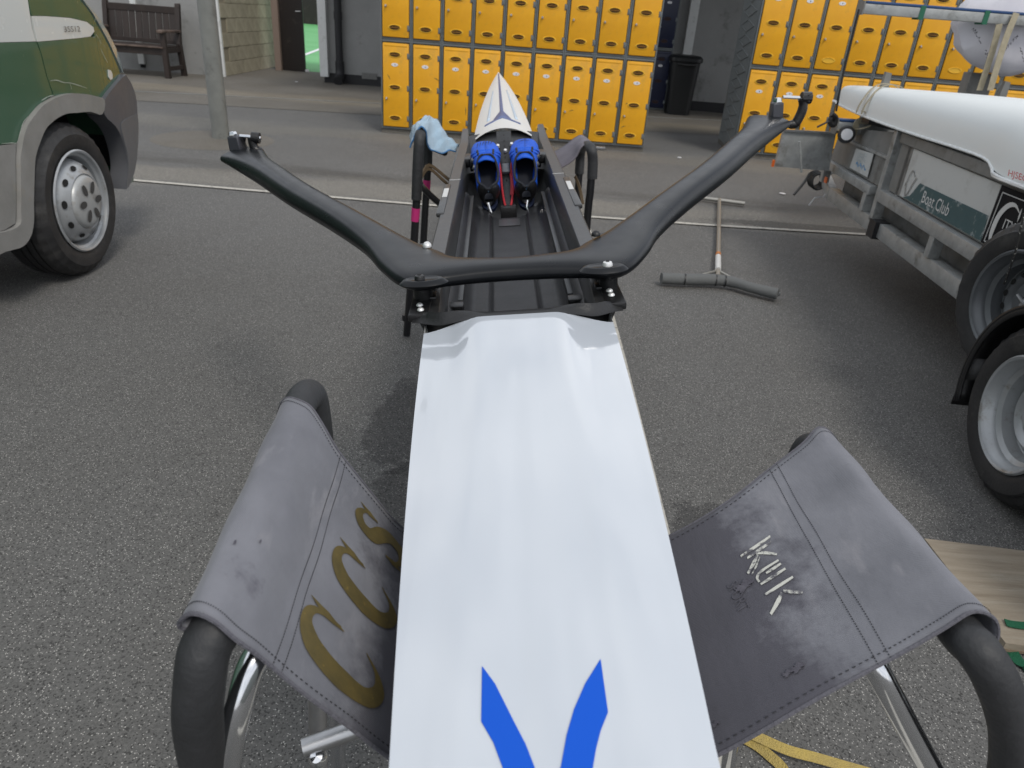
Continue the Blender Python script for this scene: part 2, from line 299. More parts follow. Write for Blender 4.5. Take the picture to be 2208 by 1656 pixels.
# ---------------------------------------------------------------- mesh helpers
class MB:
    def __init__(s): s.v = []; s.f = []; s.mi = []; s.uv = {}
    def add(s, vs, fs, mi=0):
        o = len(s.v); s.v += [Vector(v) for v in vs]; s.f += [tuple(i+o for i in f) for f in fs]; s.mi += [mi]*len(fs); return s
    def box(s, c, d, mi=0, rot=None, bv=0.):
        hx, hy, hz = (x/2 for x in d); m = rot or Matrix.Identity(3); c = Vector(c)
        if bv <= 0:
            P = [Vector((x, y, z)) for x in (-hx, hx) for y in (-hy, hy) for z in (-hz, hz)]
            F = [(0, 1, 3, 2), (4, 6, 7, 5), (0, 4, 5, 1), (2, 3, 7, 6), (0, 2, 6, 4), (1, 5, 7, 3)]
            return s.add([c + m@p for p in P], F, mi)
        bm = bmesh.new(); bmesh.ops.create_cube(bm, size=1)
        for v in bm.verts: v.co = Vector((v.co.x*2*hx, v.co.y*2*hy, v.co.z*2*hz))
        bmesh.ops.bevel(bm, geom=bm.edges[:], offset=min(bv, hx*.9, hy*.9, hz*.9), segments=2, affect='EDGES', profile=.5)
        bm.verts.ensure_lookup_table()
        s.add([c + m@v.co for v in bm.verts], [tuple(v.index for v in f.verts) for f in bm.faces], mi); bm.free(); return s
    def bar(s, a, b, wd, ht, mi=0, up=Vector((0, 0, 1)), bv=0.):
        a = Vector(a); b = Vector(b); y = (b-a).normalized(); x = y.cross(up).normalized(); z = x.cross(y)
        m = Matrix((x, y, z)).transposed(); return s.box((a+b)/2, (wd, (b-a).length, ht), mi, m, bv)
    def tube(s, pts, r, seg=12, mi=0, cap=True, smooth=0, flat=None):
        pts = [Vector(p) for p in pts]
        if smooth: pts = crom(pts, smooth)
        n = len(pts); rs = r if isinstance(r, (list, tuple)) else [r]*n
        if len(rs) != n: rs = [rs[min(len(rs)-1, int(i*(len(rs)-1)/(n-1)+.5))] for i in range(n)]
        V = []; t0 = (pts[1]-pts[0]).normalized(); nr = t0.orthogonal().normalized()
        for i, p in enumerate(pts):
            t = ((pts[min(i+1, n-1)]-pts[max(i-1, 0)])).normalized(); nr = (nr - t*nr.dot(t)).normalized(); b = t.cross(nr)
            for k in range(seg):
                a = 2*math.pi*k/seg; V.append(p + (nr*math.cos(a) + b*math.sin(a))*rs[i])
        F = [(i*seg+k, i*seg+(k+1) % seg, (i+1)*seg+(k+1) % seg, (i+1)*seg+k) for i in range(n-1) for k in range(seg)]
        if cap: F += [tuple(range(seg))[::-1], tuple((n-1)*seg+k for k in range(seg))]
        return s.add(V, F, mi)
    def strap(s, pts, wd, side, th=.002, mi=0, smooth=4):
        """flat webbing along pts; side = direction of its width"""
        pts = [Vector(p) for p in pts]
        if smooth: pts = crom(pts, smooth)
        side = Vector(side).normalized(); V = []; n = len(pts)
        for i, p in enumerate(pts):
            t = (pts[min(i+1, n-1)]-pts[max(i-1, 0)]).normalized(); sd_ = (side - t*side.dot(t)).normalized(); nn = t.cross(sd_)
            for a, b in ((-1, -1), (1, -1), (1, 1), (-1, 1)): V.append(p + sd_*a*wd/2 + nn*b*th/2)
        F = [(i*4+k, i*4+(k+1) % 4, (i+1)*4+(k+1) % 4, (i+1)*4+k) for i in range(n-1) for k in range(4)] + [(3, 2, 1, 0), tuple((n-1)*4+k for k in range(4))]
        return s.add(V, F, mi)
    def lathe(s, prof, o, ax, seg=48, mi=0, jag=None, closed=False):
        o = Vector(o); ax = Vector(ax).normalized(); e1 = Vector((0, 0, 1)) if abs(ax.z) < .95 else Vector((1, 0, 0)); e1 = (e1 - ax*e1.dot(ax)).normalized(); e2 = ax.cross(e1); V = []
        for k in range(seg):
            a = 2*math.pi*k/seg; d = e1*math.cos(a) + e2*math.sin(a)
            for j, (r, h) in enumerate(prof):
                rr = r - (jag[1] if jag and j in jag[0] and (k % 4) in (0, 1) else 0)
                V.append(o + d*rr + ax*h)
        n = len(prof); rg = n if closed else n-1
        F = [(k*n+j, ((k+1) % seg)*n+j, ((k+1) % seg)*n+(j+1) % n, k*n+(j+1) % n) for k in range(seg) for j in range(rg)]
        return s.add(V, F, mi)
    def grid(s, fn, nu, nv, mi=0, closeu=False):
        V = [fn(i/nu, j/nv) for i in range(nu+1) for j in range(nv+1)]
        F = [(i*(nv+1)+j, (i+1)*(nv+1)+j, (i+1)*(nv+1)+j+1, i*(nv+1)+j+1) for i in range(nu) for j in range(nv)]
        return s.add(V, F, mi)
    def plate(s, poly, fn, th, step=.05, mi=0):
        """2-D outline -> surface with thickness; fn(u,v,d) maps, d = depth behind the face"""
        pl = [Vector((p[0], p[1])) for p in poly]; B = []
        for i, p in enumerate(pl):
            q = pl[(i+1) % len(pl)]; k = max(1, int((q-p).length/step))
            for j in range(k): B.append(p.lerp(q, j/k))
        nb = len(B); xs = [p.x for p in B]; ys = [p.y for p in B]; pts = list(B)
        def inside(x, y):
            c = False
            for i in range(nb):
                a, b = B[i], B[i-1]
                if (a.y > y) != (b.y > y) and x < (b.x-a.x)*(y-a.y)/(b.y-a.y)+a.x: c = not c
            return c
        x = min(xs)+step*.5
        while x < max(xs):
            y = min(ys)+step*.5
            while y < max(ys):
                if inside(x, y) and min((Vector((x, y))-b).length_squared for b in B) > (step*.35)**2: pts.append(Vector((x, y)))
                y += step
            x += step
        r = geometry.delaunay_2d_cdt(pts, [(i, (i+1) % nb) for i in range(nb)], [], 1, 1e-6)
        V2, F2 = r[0], r[2]
        n = len(V2); V = [Vector(fn(v.x, v.y, 0)) for v in V2] + [Vector(fn(v.x, v.y, th)) for v in V2]
        F = [tuple(f) for f in F2] + [tuple(i+n for i in f)[::-1] for f in F2]
        cnt = {}
        for f in F2:
            for i in range(len(f)):
                a, b = f[i], f[(i+1) % len(f)]; cnt[(a, b)] = 1
        for (a, b) in cnt:
            if (b, a) not in cnt: F.append((b, a, a+n, b+n))
        return s.add(V, F, mi)
    def xf(s, m): s.v = [m @ v for v in s.v]; return s

def crom(p, k):
    q = [p[0]*2-p[1]] + p + [p[-1]*2-p[-2]]; out = []
    for i in range(1, len(q)-2):
        for j in range(k):
            t = j/k; a, b, c, d = q[i-1:i+3]
            out.append(.5*((2*b)+(c-a)*t+(2*a-5*b+4*c-d)*t*t+(3*b-a-3*c+d)*t**3))
    out.append(p[-1]); return out

WM = {}
def thing(name, label, cat, loc=(0, 0, 0), m=None, group=None):
    o = bpy.data.objects.new(name, None); COL.objects.link(o); o.empty_display_size = .1
    mm = m.copy() if m else Matrix.Translation(Vector(loc)); o.matrix_world = mm; WM[o.name] = mm
    o['label'] = label; o['category'] = cat
    if group: o['group'] = group
    return o
def mesh_of(name, mb, mats, smooth=True, ang=35):
    me = bpy.data.meshes.new(name); me.from_pydata([tuple(v) for v in mb.v], [], mb.f)
    for mm in (mats if isinstance(mats, (list, tuple)) else [mats]): me.materials.append(mm)
    me.polygons.foreach_set('material_index', mb.mi); me.update()
    b = bmesh.new(); b.from_mesh(me); bmesh.ops.recalc_face_normals(b, faces=b.faces[:]); b.to_mesh(me); b.free()
    if smooth:
        me.polygons.foreach_set('use_smooth', [True]*len(me.polygons)); me.set_sharp_from_angle(angle=R(ang))
    return me
def root_of(o):
    while o.parent: o = o.parent
    return o
def part(name, mb, mats, parent=None, world=True, smooth=True, ang=35, bevel=0., label=None, loc=None):
    if world and parent is not None:
        rm = WM[root_of(parent).name].inverted(); mb.v = [rm @ v for v in mb.v]
    me = mesh_of(name, mb, mats, smooth, ang); o = bpy.data.objects.new(name, me); COL.objects.link(o)
    if parent is not None: o.parent = parent
    if loc is not None: o.location = loc
    if bevel: b = o.modifiers.new('bevel', 'BEVEL'); b.width = bevel; b.segments = 2; b.limit_method = 'ANGLE'
    if label: o['label'] = label
    return o
def inst(me, name, parent, loc=(0, 0, 0)):
    o = bpy.data.objects.new(name, me); COL.objects.link(o); o.parent = parent; o.location = loc; return o
def struct(name, mb, m, smooth=False):
    o = part(name, mb, m, None, False, smooth); o['kind'] = 'structure'; return o
def tagged(o, label, cat, group=None):
    o['label'] = label; o['category'] = cat
    if group: o['group'] = group
    return o
def copy_tree(o, parent=None):
    c = o.copy(); COL.objects.link(c)
    if parent is not None: c.parent = parent
    for ch in list(o.children): copy_tree(ch, c)
    if parent is None and o.name in WM: WM[c.name] = WM[o.name]
    return c
TX = {}
def text2d(txt, shear=0.):
    """glyph triangles of the built-in font, height about 1"""
    k = (txt, shear)
    if k not in TX:
        cu = bpy.data.curves.new('t', 'FONT'); cu.body = txt; cu.size = 1; cu.shear = shear; cu.resolution_u = 3
        ob = bpy.data.objects.new('t', cu); me = bpy.data.meshes.new_from_object(ob)
        TX[k] = ([(v.co.x, v.co.y) for v in me.vertices], [tuple(p.vertices) for p in me.polygons])
        bpy.data.objects.remove(ob); bpy.data.curves.remove(cu); bpy.data.meshes.remove(me)
    return TX[k]
def text_mb(mb, txt, fn, shear=0., mi=0):
    V, F = text2d(txt, shear); return mb.add([fn(x, y) for x, y in V], F, mi)
def ellipse(cx, cy, rx, ry, n=20, a0=0): return [(cx+rx*math.cos(a0+2*math.pi*k/n), cy+ry*math.sin(a0+2*math.pi*k/n)) for k in range(n)]
def stroke_poly(pts, ws):
    pts = [Vector((p[0], p[1], 0)) for p in pts]; k = 5; q = crom(pts, k); n = len(q); L_, R_ = [], []
    for i, p in enumerate(q):
        t = (q[min(i+1, n-1)]-q[max(i-1, 0)]).normalized(); nn = Vector((-t.y, t.x, 0))
        f = i/(n-1)*(len(ws)-1); a = int(min(f, len(ws)-2)); ww = ws[a]+(ws[a+1]-ws[a])*(f-a)
        L_.append(p+nn*ww/2); R_.append(p-nn*ww/2)
    return L_, R_
def stroke_mb(mb, pts, ws, fn, mi=0):
    L_, R_ = stroke_poly(pts, ws); n = len(L_)
    return mb.add([fn(p.x, p.y) for p in L_]+[fn(p.x, p.y) for p in R_], [(i, i+1, n+i+1, n+i) for i in range(n-1)], mi)

# ================================================================ SETTING
g = MB(); g.add([(-60, -30, 0), (60, -30, 0), (60, 120, 0), (-60, 120, 0)], [(0, 1, 2, 3)]); struct('ground', g, M['asphalt'])
pv = MB(); y0a = G(272, 197); y0b = G(820, 224)
sl = (y0b.y-y0a.y)/(y0b.x-y0a.x)
pv.add([(-14, y0a.y+sl*(-14-y0a.x), .004), (22, y0a.y+sl*(6-y0a.x), .004), (22, 15.3, .004), (-14, 15.3, .004)], [(0, 1, 2, 3)]); struct('pavement', pv, M['concrete_ground'])
dc = MB()
def ygl(x): return y0a.y+sl*(x-y0a.x)
dc.box((-2.5, (ygl(-12)+ygl(7))/2, 0), (.001, .001, .001))
dc = MB(); dc.bar((-13, ygl(-13), .006), (5, ygl(5), .006), .06, .006); struct('drain_channel', dc, M['galv_dark'])
def strip(name, pts, wd):
    mb = MB(); P = [Vector((p[0], p[1], .008)) for p in pts]
    V = []
    for i, p in enumerate(P):
        t = (P[min(i+1, len(P)-1)]-P[max(i-1, 0)]).normalized(); nn = Vector((-t.y, t.x, 0)); V += [p+nn*wd/2, p-nn*wd/2]
    mb.add(V, [(2*i, 2*i+1, 2*i+3, 2*i+2) for i in range(len(P)-1)]); return struct(name, mb, M['line'])
strip('painted_line', [G(-200, 345), G(272, 389), G(600, 417), G(885, 441), G(1270, 469), G(1560, 489), G(1880, 508), G(2400, 540)], .05)
strip('painted_line', [(.425, -.5), (.423, 1.57), (.422, 2.77), (.40, 5.17)], .10)
ct = MB(); ct.add([(-4.9, 15.3, .006), (20, 15.3, .006), (20, 60, .006), (-30, 60, .006)], [(0, 1, 2, 3)]); struct('sports_court', ct, M['court'])
a, b = G(660, 118), G(694, 105); d = (b-a); strip2 = MB(); a2, b2 = a-d*.5, b+d*1.2; nn = Vector((-d.y, d.x, 0)).normalized()*.06
for P in (a2, b2): P.z = .012
strip2.add([a2+nn, a2-nn, b2-nn, b2+nn], [(0, 1, 2, 3)]); struct('court_line', strip2, M['label'])

def wallthing(name, mb, m, label, cat='wall', bevel=0, smooth=False): return tagged(part(name, mb, m, None, False, smooth, bevel=bevel), label, cat)
# left grey wall + white pipe strip
WY = 13.15
wl = MB(); wl.box((-9.35, WY+.15, 1.7), (8.1, .3, 3.4)); wallthing('rendered_wall', wl, M['wall'], 'grey rendered wall standing behind the dark wooden bench')
t = thing('timber_batten', 'white flaking vertical strip fixed on the wall behind the bench', 'batten', (YP(290, 30, WY).x, WY-.02, 0))
bx = YP(290, 30, WY-.02).x; q = MB(); q.box((bx, WY-.02, 1.75), (.10, .035, 3.3)); part('strip', q, M['whitepaint'], t, bevel=.003)
q = MB(); q.box((bx+.01, WY-.015, .07), (.08, .02, .05)); part('foot', q, M['darkgap'], t)
ed = MB(); ex = G(486, 165).x; ed.box((-5.255, WY-.06, 1.7), (.045, .045, 3.4)); wallthing('corner_trim', ed, M['whitepaint'], 'thin white corner trim at the end of the grey wall beside the block wall', 'trim')
# block side wall of the passage: blocks are parts
t = thing('block_wall', 'sand coloured concrete block wall running back beside the doorway', 'wall', (-5.25, 13.2, 0))
q = MB(); q.box((-5.35, 15.2, 1.7), (.17, 4.0, 3.4)); part('mortar_core', q, M['mortar'], t)
bmb = MB(); bmb.box((0, 0, 0), (.016, .430, .213), bv=.002); bme = mesh_of('block', bmb, M['block'], smooth=False)
for r_ in range(15):
    for k in range(10):
        y = 13.4+k*.44-(.22 if r_ % 2 else 0)
        if y+.2 > 17.1 or y-.2 < 13.15: continue
        o = inst(bme, 'block', t); o.location = Vector((-5.258+random.uniform(-.002, .002), y, .115+r_*.222))-Vector((-5.25, 13.2, 0))
# door frame + dark door + lintel wall at the back of the passage
DY = 15.1
t = thing('doorway', 'dark brown door standing half across the passage opening to the green court', 'door', (-4.6, DY, 0))
x0, x1, x2 = YP(600, 60, DY).x, YP(657, 60, DY).x, YP(705, 60, DY).x
xp0 = G(596, 148).x; 
q = MB(); q.box((-4.97, DY, 1.3), (.12, .12, 2.6)); part('frame_post', q, M['frame_brown'], t, bevel=.004)
q = MB(); q.box((-4.685, DY+.04, 1.11), (.44, .05, 2.20)); dp = part('door_leaf', q, M['darkdoor'], t, bevel=.004)
q = MB(); q.tube([(-4.50, DY+.02, 1.05), (-4.50, DY-.05, 1.05), (-4.57, DY-.06, 1.05)], .01); part('handle', q, M['steel'], dp)
q = MB(); q.box((-4.44, DY+.04, .03), (.06, .07, .04)); part('door_stop', q, M['label'], dp)
q = MB(); q.box((-4.2, DY+.1, 2.95), (1.7, .12, .7)); part('lintel', q, M['frame_brown'], t)
fw_ = MB(); fw_.box((-10, 46, 1.6), (60, .3, 3.6)); wallthing('boundary_fence', fw_, M['darkdoor'], 'dark brown boundary seen far off beyond the green court through the doorway', 'fence')
# right grey wall
W2 = 13.45
rw = MB(); rw.box((9.35, W2+.15, 1.70), (26.0, .3, 3.40)); wallthing('rendered_wall', rw, M['wall'], 'long grey rendered wall behind the yellow lockers with a black painted base')
rs = MB(); rs.box((-3.56, W2+1.0, 1.7), (.18, 1.7, 3.4)); wallthing('passage_wall', rs, M['wall'], 'short grey return wall on the right side of the passage')
pl = MB(); pl.box((9.35, W2+.137, .08), (26.0, .3, .16)); wallthing('wall_plinth', pl, M['plinth'], 'black painted plinth along the foot of the grey wall', 'plinth')
wp = MB(); wp.box((YP(697, 80, W2-.06).x, W2-.05, 1.75), (.14, .12, 3.3)); wallthing('door_post', wp, M['whitepaint'], 'white painted post at the left end of the grey wall by the passage', 'post', .006)
wp = MB(); px_ = G(1470, 232); wp.box((YP(1490, 60, W2-.06).x, W2-.05, 1.75), (.15, .10, 3.3)); wallthing('door_post', wp, M['whitepaint'], 'white painted post rising behind the black wheeled bin', 'post', .006)
t = thing('downpipe', 'black downpipe with a shoe at its foot on the grey wall beside the passage', 'pipe', (G(735, 184).x, W2-.1, 0))
dx = YP(730, 90, W2-.12).x
q = MB(); q.tube([(dx, W2-.1, 3.3), (dx, W2-.1, .30)], .06, 16); part('pipe', q, M['plinth'], t)
q = MB(); q.tube([(dx, W2-.1, .36), (dx, W2-.1, .20), (dx, W2-.16, .10), (dx, W2-.27, .06)], .075, 16, smooth=3); part('shoe', q, M['plinth'], t)
for z in (1.0, 2.2):
    q = MB(); q.tube([(dx, W2-.1, z), (dx, W2-.1, z+.12)], .07, 16); part('collar', q, M['plinth'], t)
q = MB(); vq = YP(797, 164, W2)
t = thing('air_vent', 'small slatted grey air vent low on the wall left of the lockers', 'vent', vq)
q.box((vq.x, W2-.008, vq.z), (.26, .016, .10)); f_ = part('vent_frame', q, M['galv_dark'], t)
for k in range(4):
    q = MB(); q.box((vq.x, W2-.02, vq.z-.036+k*.024), (.23, .014, .008)); part('slat', q, M['galv_dark'], f_)

# pole
pb = G(470, 303); t = thing('canopy_pole', 'grey round steel pole standing in a concrete patch between the van and the lockers', 'pole', (pb.x, pb.y+.08, 0))
q = MB(); q.tube([(pb.x, pb.y+.08, 0), (pb.x, pb.y+.08, 3.6)], .079, 28); part('shaft', q, M['polegrey'], t)
q = MB(); q.lathe([(0, .014), (.5, .0085), (.56, .001)], (pb.x-.05, pb.y+.02, 0), (0, 0, 1), 30); part('concrete_base', q, M['concrete_ground'], t)

cn = MB(); cn.box((3.3, 11.95, 2.90), (13.0, 2.9, .10)); wallthing('shade_canopy', cn, M['galv_dark'], 'unseen flat canopy roof added to shade the walkway behind the lockers', 'roof')  # roof out of view, added and sized to darken the wall behind the lockers
# ================================================================ LOCKERS
LW, LT, LD = .325, .897, .52
def door_meshes(mainmat, lip, slat):
    D = {}
    q = MB(); q.box((.1395, -.006, .42), (.279, .022, .84), bv=.007)
    q.box((.1395, -.014, .815), (.25, .012, .018), bv=.005); D['door'] = mesh_of('door', q, [mainmat])
    def vent(kind):
        q = MB(); n = 22
        ring = []
        for k in range(n):
            a = 2*math.pi*k/n
            for rr, y in ((1.28, 0.), (1.16, -.006), (1.04, -.006), (.97, .0)): ring.append((math.cos(a)*.056*rr, y, math.sin(a)*.023*rr))
        F = [(k*4+j, ((k+1) % n)*4+j, ((k+1) % n)*4+j+1, k*4+j+1) for k in range(n) for j in range(3)]
        q.add(ring, F, 0)
        q.add([(math.cos(2*math.pi*k/n)*.056, -.0012, math.sin(2*math.pi*k/n)*.023) for k in range(n)], [tuple(range(n))], 1 if kind else 0)
        if kind:
            q.box((0, -.005, -.0015), (.098, .008, .006), 2, bv=.002)
            q.box((0, -.004, .012), (.075, .006, .0022), 2)
        return mesh_of('vent', q, [lip, M['vent_dark'] if kind == 1 else M['vent_dark'], slat])
    D['vent'] = vent(1); D['blank'] = vent(0)
    q = MB(); q.tube([(0, 0, 0), (0, -.018, 0)], .012, 14); q.tube([(0, -.018, .008), (0, -.034, -.010)], .009, 8, 0); D['lock'] = mesh_of('lock', q, M['steel'])
    q = MB(); n = 20; q.add([(math.cos(2*math.pi*k/n)*.036, y, math.sin(2*math.pi*k/n)*.018) for y in (0, -.0025) for k in range(n)], [tuple(range(n, 2*n))]+[(k, (k+1) % n, n+(k+1) % n, n+k) for k in range(n)], 0)
    q.box((.003, -.0032, 0), (.010, .001, .012), 1); q.box((.022, -.0032, 0), (.004, .001, .003), 1)
    D['label'] = mesh_of('label', q, [M['label'], M['ink']])
    q = MB(); q.box((0, -.008, 0), (.020, .022, .046), bv=.004); q.box((-.008, -.006, 0), (.016, .018, .060), bv=.004); D['hinge'] = mesh_of('hinge', q, M['greyp'])
    return D
DM = door_meshes(M['yellow'], M['yellow_lip'], M['vent_slat'])
navy_lip = mat('navy_vent_rim', (.008, .013, .045), .5)
DN = door_meshes(M['navy'], navy_lip, navy_lip)
def make_door(parent, D, x, z, lab, blanks=()):
    d = inst(D['door'], 'door', parent, (x, 0, z))
    for i, fz in enumerate((.108, .482, .868)): inst(D['blank'] if i in blanks else D['vent'], 'vent', d, (.129, -.0175, fz*.84))
    inst(D['lock'], 'lock', d, (.040, -.017, .345*.84))
    if lab: inst(D['label'], 'label', d, (.129, -.0175, .75*.84))
    for fz in (.107, .477, .857): inst(D['hinge'], 'hinge', d, (.276, -.006, fz*.84))
    return d
def bank(name, label, x, y, yaw, ncol, D, group=None, side_ribs=False, missing=()):
    m = Matrix.Translation((x, y, 0)) @ Matrix.Rotation(yaw, 4, 'Z')
    t = thing(name, label, 'lockers', m=m, group=group)
    LD = 1.10 if side_ribs else .52
    W = ncol*LW
    q = MB(); q.box((W/2, .03+LD/2, .05+LT), (W-.008, LD-.02, LT*2-.004)); part('body', q, M['greyd'], t, False, smooth=False)
    q = MB(); q.box((W/2, .02+LD/2, .024), (W+.01, LD, .048)); part('base', q, M['concrete_ground'], t, False)
    fr = MB()
    for k in range(ncol+1):
        for dx in ((-.009, .009) if 0 < k < ncol else ((.009,) if k == 0 else (-.009,))): fr.box((k*LW+dx, .012, .05+LT), (.0145, .036, LT*2), bv=.003)
    for z in (.05+.011, .05+LT-.0115, .05+LT+.0115, .05+2*LT-.011): fr.box((W/2, .014, z), (W-.02, .03, .020), bv=.003)
    part('frame', fr, M['greyp'], t, False)
    for k in range(ncol):
        for r_ in range(2):
            bl = missing.get((k, r_), ()) if missing else ()
            make_door(t, D, k*LW+.0245, .05+r_*LT+.0265, True, bl)
    if side_ribs:
        sp = MB(); sp.box((-.004, LD/2+.02, .05+LT), (.006, LD, LT*2)); side = part('side_panel', sp, M['greyd'], t, False)
        rb = MB(); pts = [(-.010, -.42, 0), (-.010, 0, .060), (-.010, .42, 0), (-.010, 0, -.060)]
        for i in range(4):
            rb.bar(pts[i], pts[(i+1) % 4], .012, .010, up=Vector((1, 0, 0)), bv=.003)
        rb.add([(-.0095, -.385, 0), (-.0095, 0, .050), (-.0095, .385, 0), (-.0095, 0, -.050)], [(0, 1, 2, 3)], 0)
        rm_ = mesh_of('embossed_diamond', rb, M['greyd'])
        for k in range(12): inst(rm_, 'embossed_diamond', side, (0, LD/2+.02, .14+k*.150))
    return t
bank('locker_bank', 'yellow plastic lockers in two tiers behind the bow of the white scull', -1.666, 8.40, .011, 9, DM, 'yellow locker banks')
bank('locker_bank', 'yellow plastic lockers with diamond-embossed grey side behind the boat trailer', 2.303, 8.628, -.083, 9, DM, 'yellow locker banks', True, {(2, 1): (0,), (6, 1): (0,), (3, 1): ()})
lk_bank = bpy.data.objects['locker_bank']
for (px, py, dx_, dy_) in ((838, 166, .03, -.05), (941, 172, .06, -.03), (1232, 240, .05, .02), (1004, 240, .004, -.09), (1344, 275, .05, .03), (1352, 225, .02, .01)):
    q = MB(); p0 = YP(px, py, 8.375); yy = 8.40+(p0.x+1.666)*.011-.0185
    stroke_mb(q, [(p0.x-dx_*.5, p0.z-dy_*.5), (p0.x, p0.z+.006), (p0.x+dx_*.5, p0.z+dy_*.5)], [.002, .010, .003], lambda x, z: (x, yy, z)); part('scuff_mark', q, mat('dark_scuff', (.20, .13, .03), .8), lk_bank, smooth=False)
nb = G(1431, 244)
bank('locker_bank', 'dark navy lockers standing against the grey wall behind the yellow ones', nb.x-4*LW, nb.y, .0, 4, DN)
t = thing('metal_bracket', 'flat bright metal channel lying under the right end of the first yellow locker bank', 'bracket', G(1295, 318))
q = MB(); gb = G(1292, 322); q.box((gb.x, gb.y, .03), (.12, .10, .012), bv=.003); q.box((gb.x, gb.y-.05, .02), (.12, .008, .03), bv=.002); part('channel', q, M['steel'], t)

# bin
bp = G(1466, 250); t = thing('black_bin', 'tall black plastic bin standing against the grey wall beside the navy lockers', 'bin', (bp.x, bp.y+.2, 0))
q = MB(); cx, cy = bp.x-.02, bp.y+.25
def rrect(hx, hy, r_, z, n=5):
    o = []
    for (sx, sy, a0) in ((1, 1, 0), (-1, 1, 90), (-1, -1, 180), (1, -1, 270)):
        for k in range(n+1): a_ = R(a0+90*k/n); o.append(Vector((cx+sx*(hx-r_)+r_*math.cos(a_), cy+sy*(hy-r_)+r_*math.sin(a_), z)))
    return o
rings = [rrect(.19, .19, .10, 0), rrect(.235, .235, .12, .80)]; n = len(rings[0])
q.add(rings[0]+rings[1], [(k, (k+1) % n, n+(k+1) % n, n+k) for k in range(n)]+[tuple(range(n))]); part('tub', q, M['bin'], t)
q = MB(); rr = [rrect(.25, .25, .12, .79), rrect(.262, .262, .13, .80), rrect(.262, .262, .13, .85), rrect(.23, .23, .12, .885), rrect(.10, .10, .05, .895)]
q.add(sum(rr, []), [(j*n+k, j*n+(k+1) % n, (j+1)*n+(k+1) % n, (j+1)*n+k) for j in range(4) for k in range(n)]+[tuple(range(4*n, 5*n))]); part('lid', q, M['bin'], t)
q = MB(); q.tube([(cx-.15, cy-.27, .76), (cx, cy-.285, .755), (cx+.15, cy-.27, .76)], .012, 8, smooth=3); part('handle', q, M['bin'], t)

# ================================================================ BENCH
BY = 12.72
bl_, br_ = -6.93, -5.77
t = thing('garden_bench', 'dark brown slatted wooden bench against the grey wall', 'bench', ((bl_+br_)/2, BY-.3, 0))
for x in (bl_, br_):
    q = MB(); q.bar((x, BY, 0), (x, BY-.06, .48), .075, .075, up=Vector((1, 0, 0))); q.bar((x, BY-.06, .47), (x, BY+.06, 1.03), .075, .07, up=Vector((1, 0, 0))); q.tube([(x-.036, BY+.06, 1.03), (x+.036, BY+.06, 1.03)], .036, 12); part('back_post', q, M['wood_dark'], t, bevel=.004)
    q = MB(); q.box((x, BY-.58, .33), (.075, .075, .66)); part('front_leg', q, M['wood_dark'], t, bevel=.005)
    q = MB(); q.bar((x, BY-.68, .675), (x, BY-.02, .665), .085, .04, bv=.012); q.bar((x, BY-.69, .672), (x, BY-.55, .675), .10, .045, bv=.015); part('armrest', q, M['wood_worn'], t)
    q = MB(); q.bar((x, BY-.56, .14), (x, BY-.02, .14), .05, .06); part('side_stretcher', q, M['wood_dark'], t, bevel=.004)
    q = MB(); q.bar((x, BY-.56, .40), (x, BY-.03, .40), .05, .07); part('side_rail', q, M['wood_dark'], t, bevel=.004)
q = MB(); q.box(((bl_+br_)/2, BY+.05, .96), (br_-bl_-.07, .05, .10)); part('top_rail', q, M['wood_dark'], t, bevel=.006)
q = MB(); q.box(((bl_+br_)/2, BY-.035, .50), (br_-bl_-.07, .05, .06)); part('lower_back_rail', q, M['wood_dark'], t, bevel=.004)
q = MB(); q.box(((bl_+br_)/2, BY-.58, .385), (br_-bl_-.07, .045, .10)); part('front_rail', q, M['wood_dark'], t, bevel=.004)
ns = 10
for k in range(ns):
    x = bl_+.04+(br_-bl_-.08)*(k+.5)/ns+random.uniform(-.004, .004); q = MB(); q.bar((x, BY-.03, .52), (x, BY+.045, .92), .085, .018, up=Vector((1, 0, 0)))
    q = MB(); tl = random.uniform(-.003, .003)
    q.bar((x, BY-.03, .52), (x+tl, BY+.045, .92), .018, .096, up=Vector((1, 0, 0))); part('back_slat', q, M['wood_dark'], t, bevel=.003)
for k in range(5):
    y = BY-.60+k*.125; q = MB(); q.box(((bl_+br_)/2, y, .445), (br_-bl_-.0, .10, .022)); part('seat_slat', q, M['wood_worn'] if k == 0 else M['wood_dark'], t, bevel=.004)

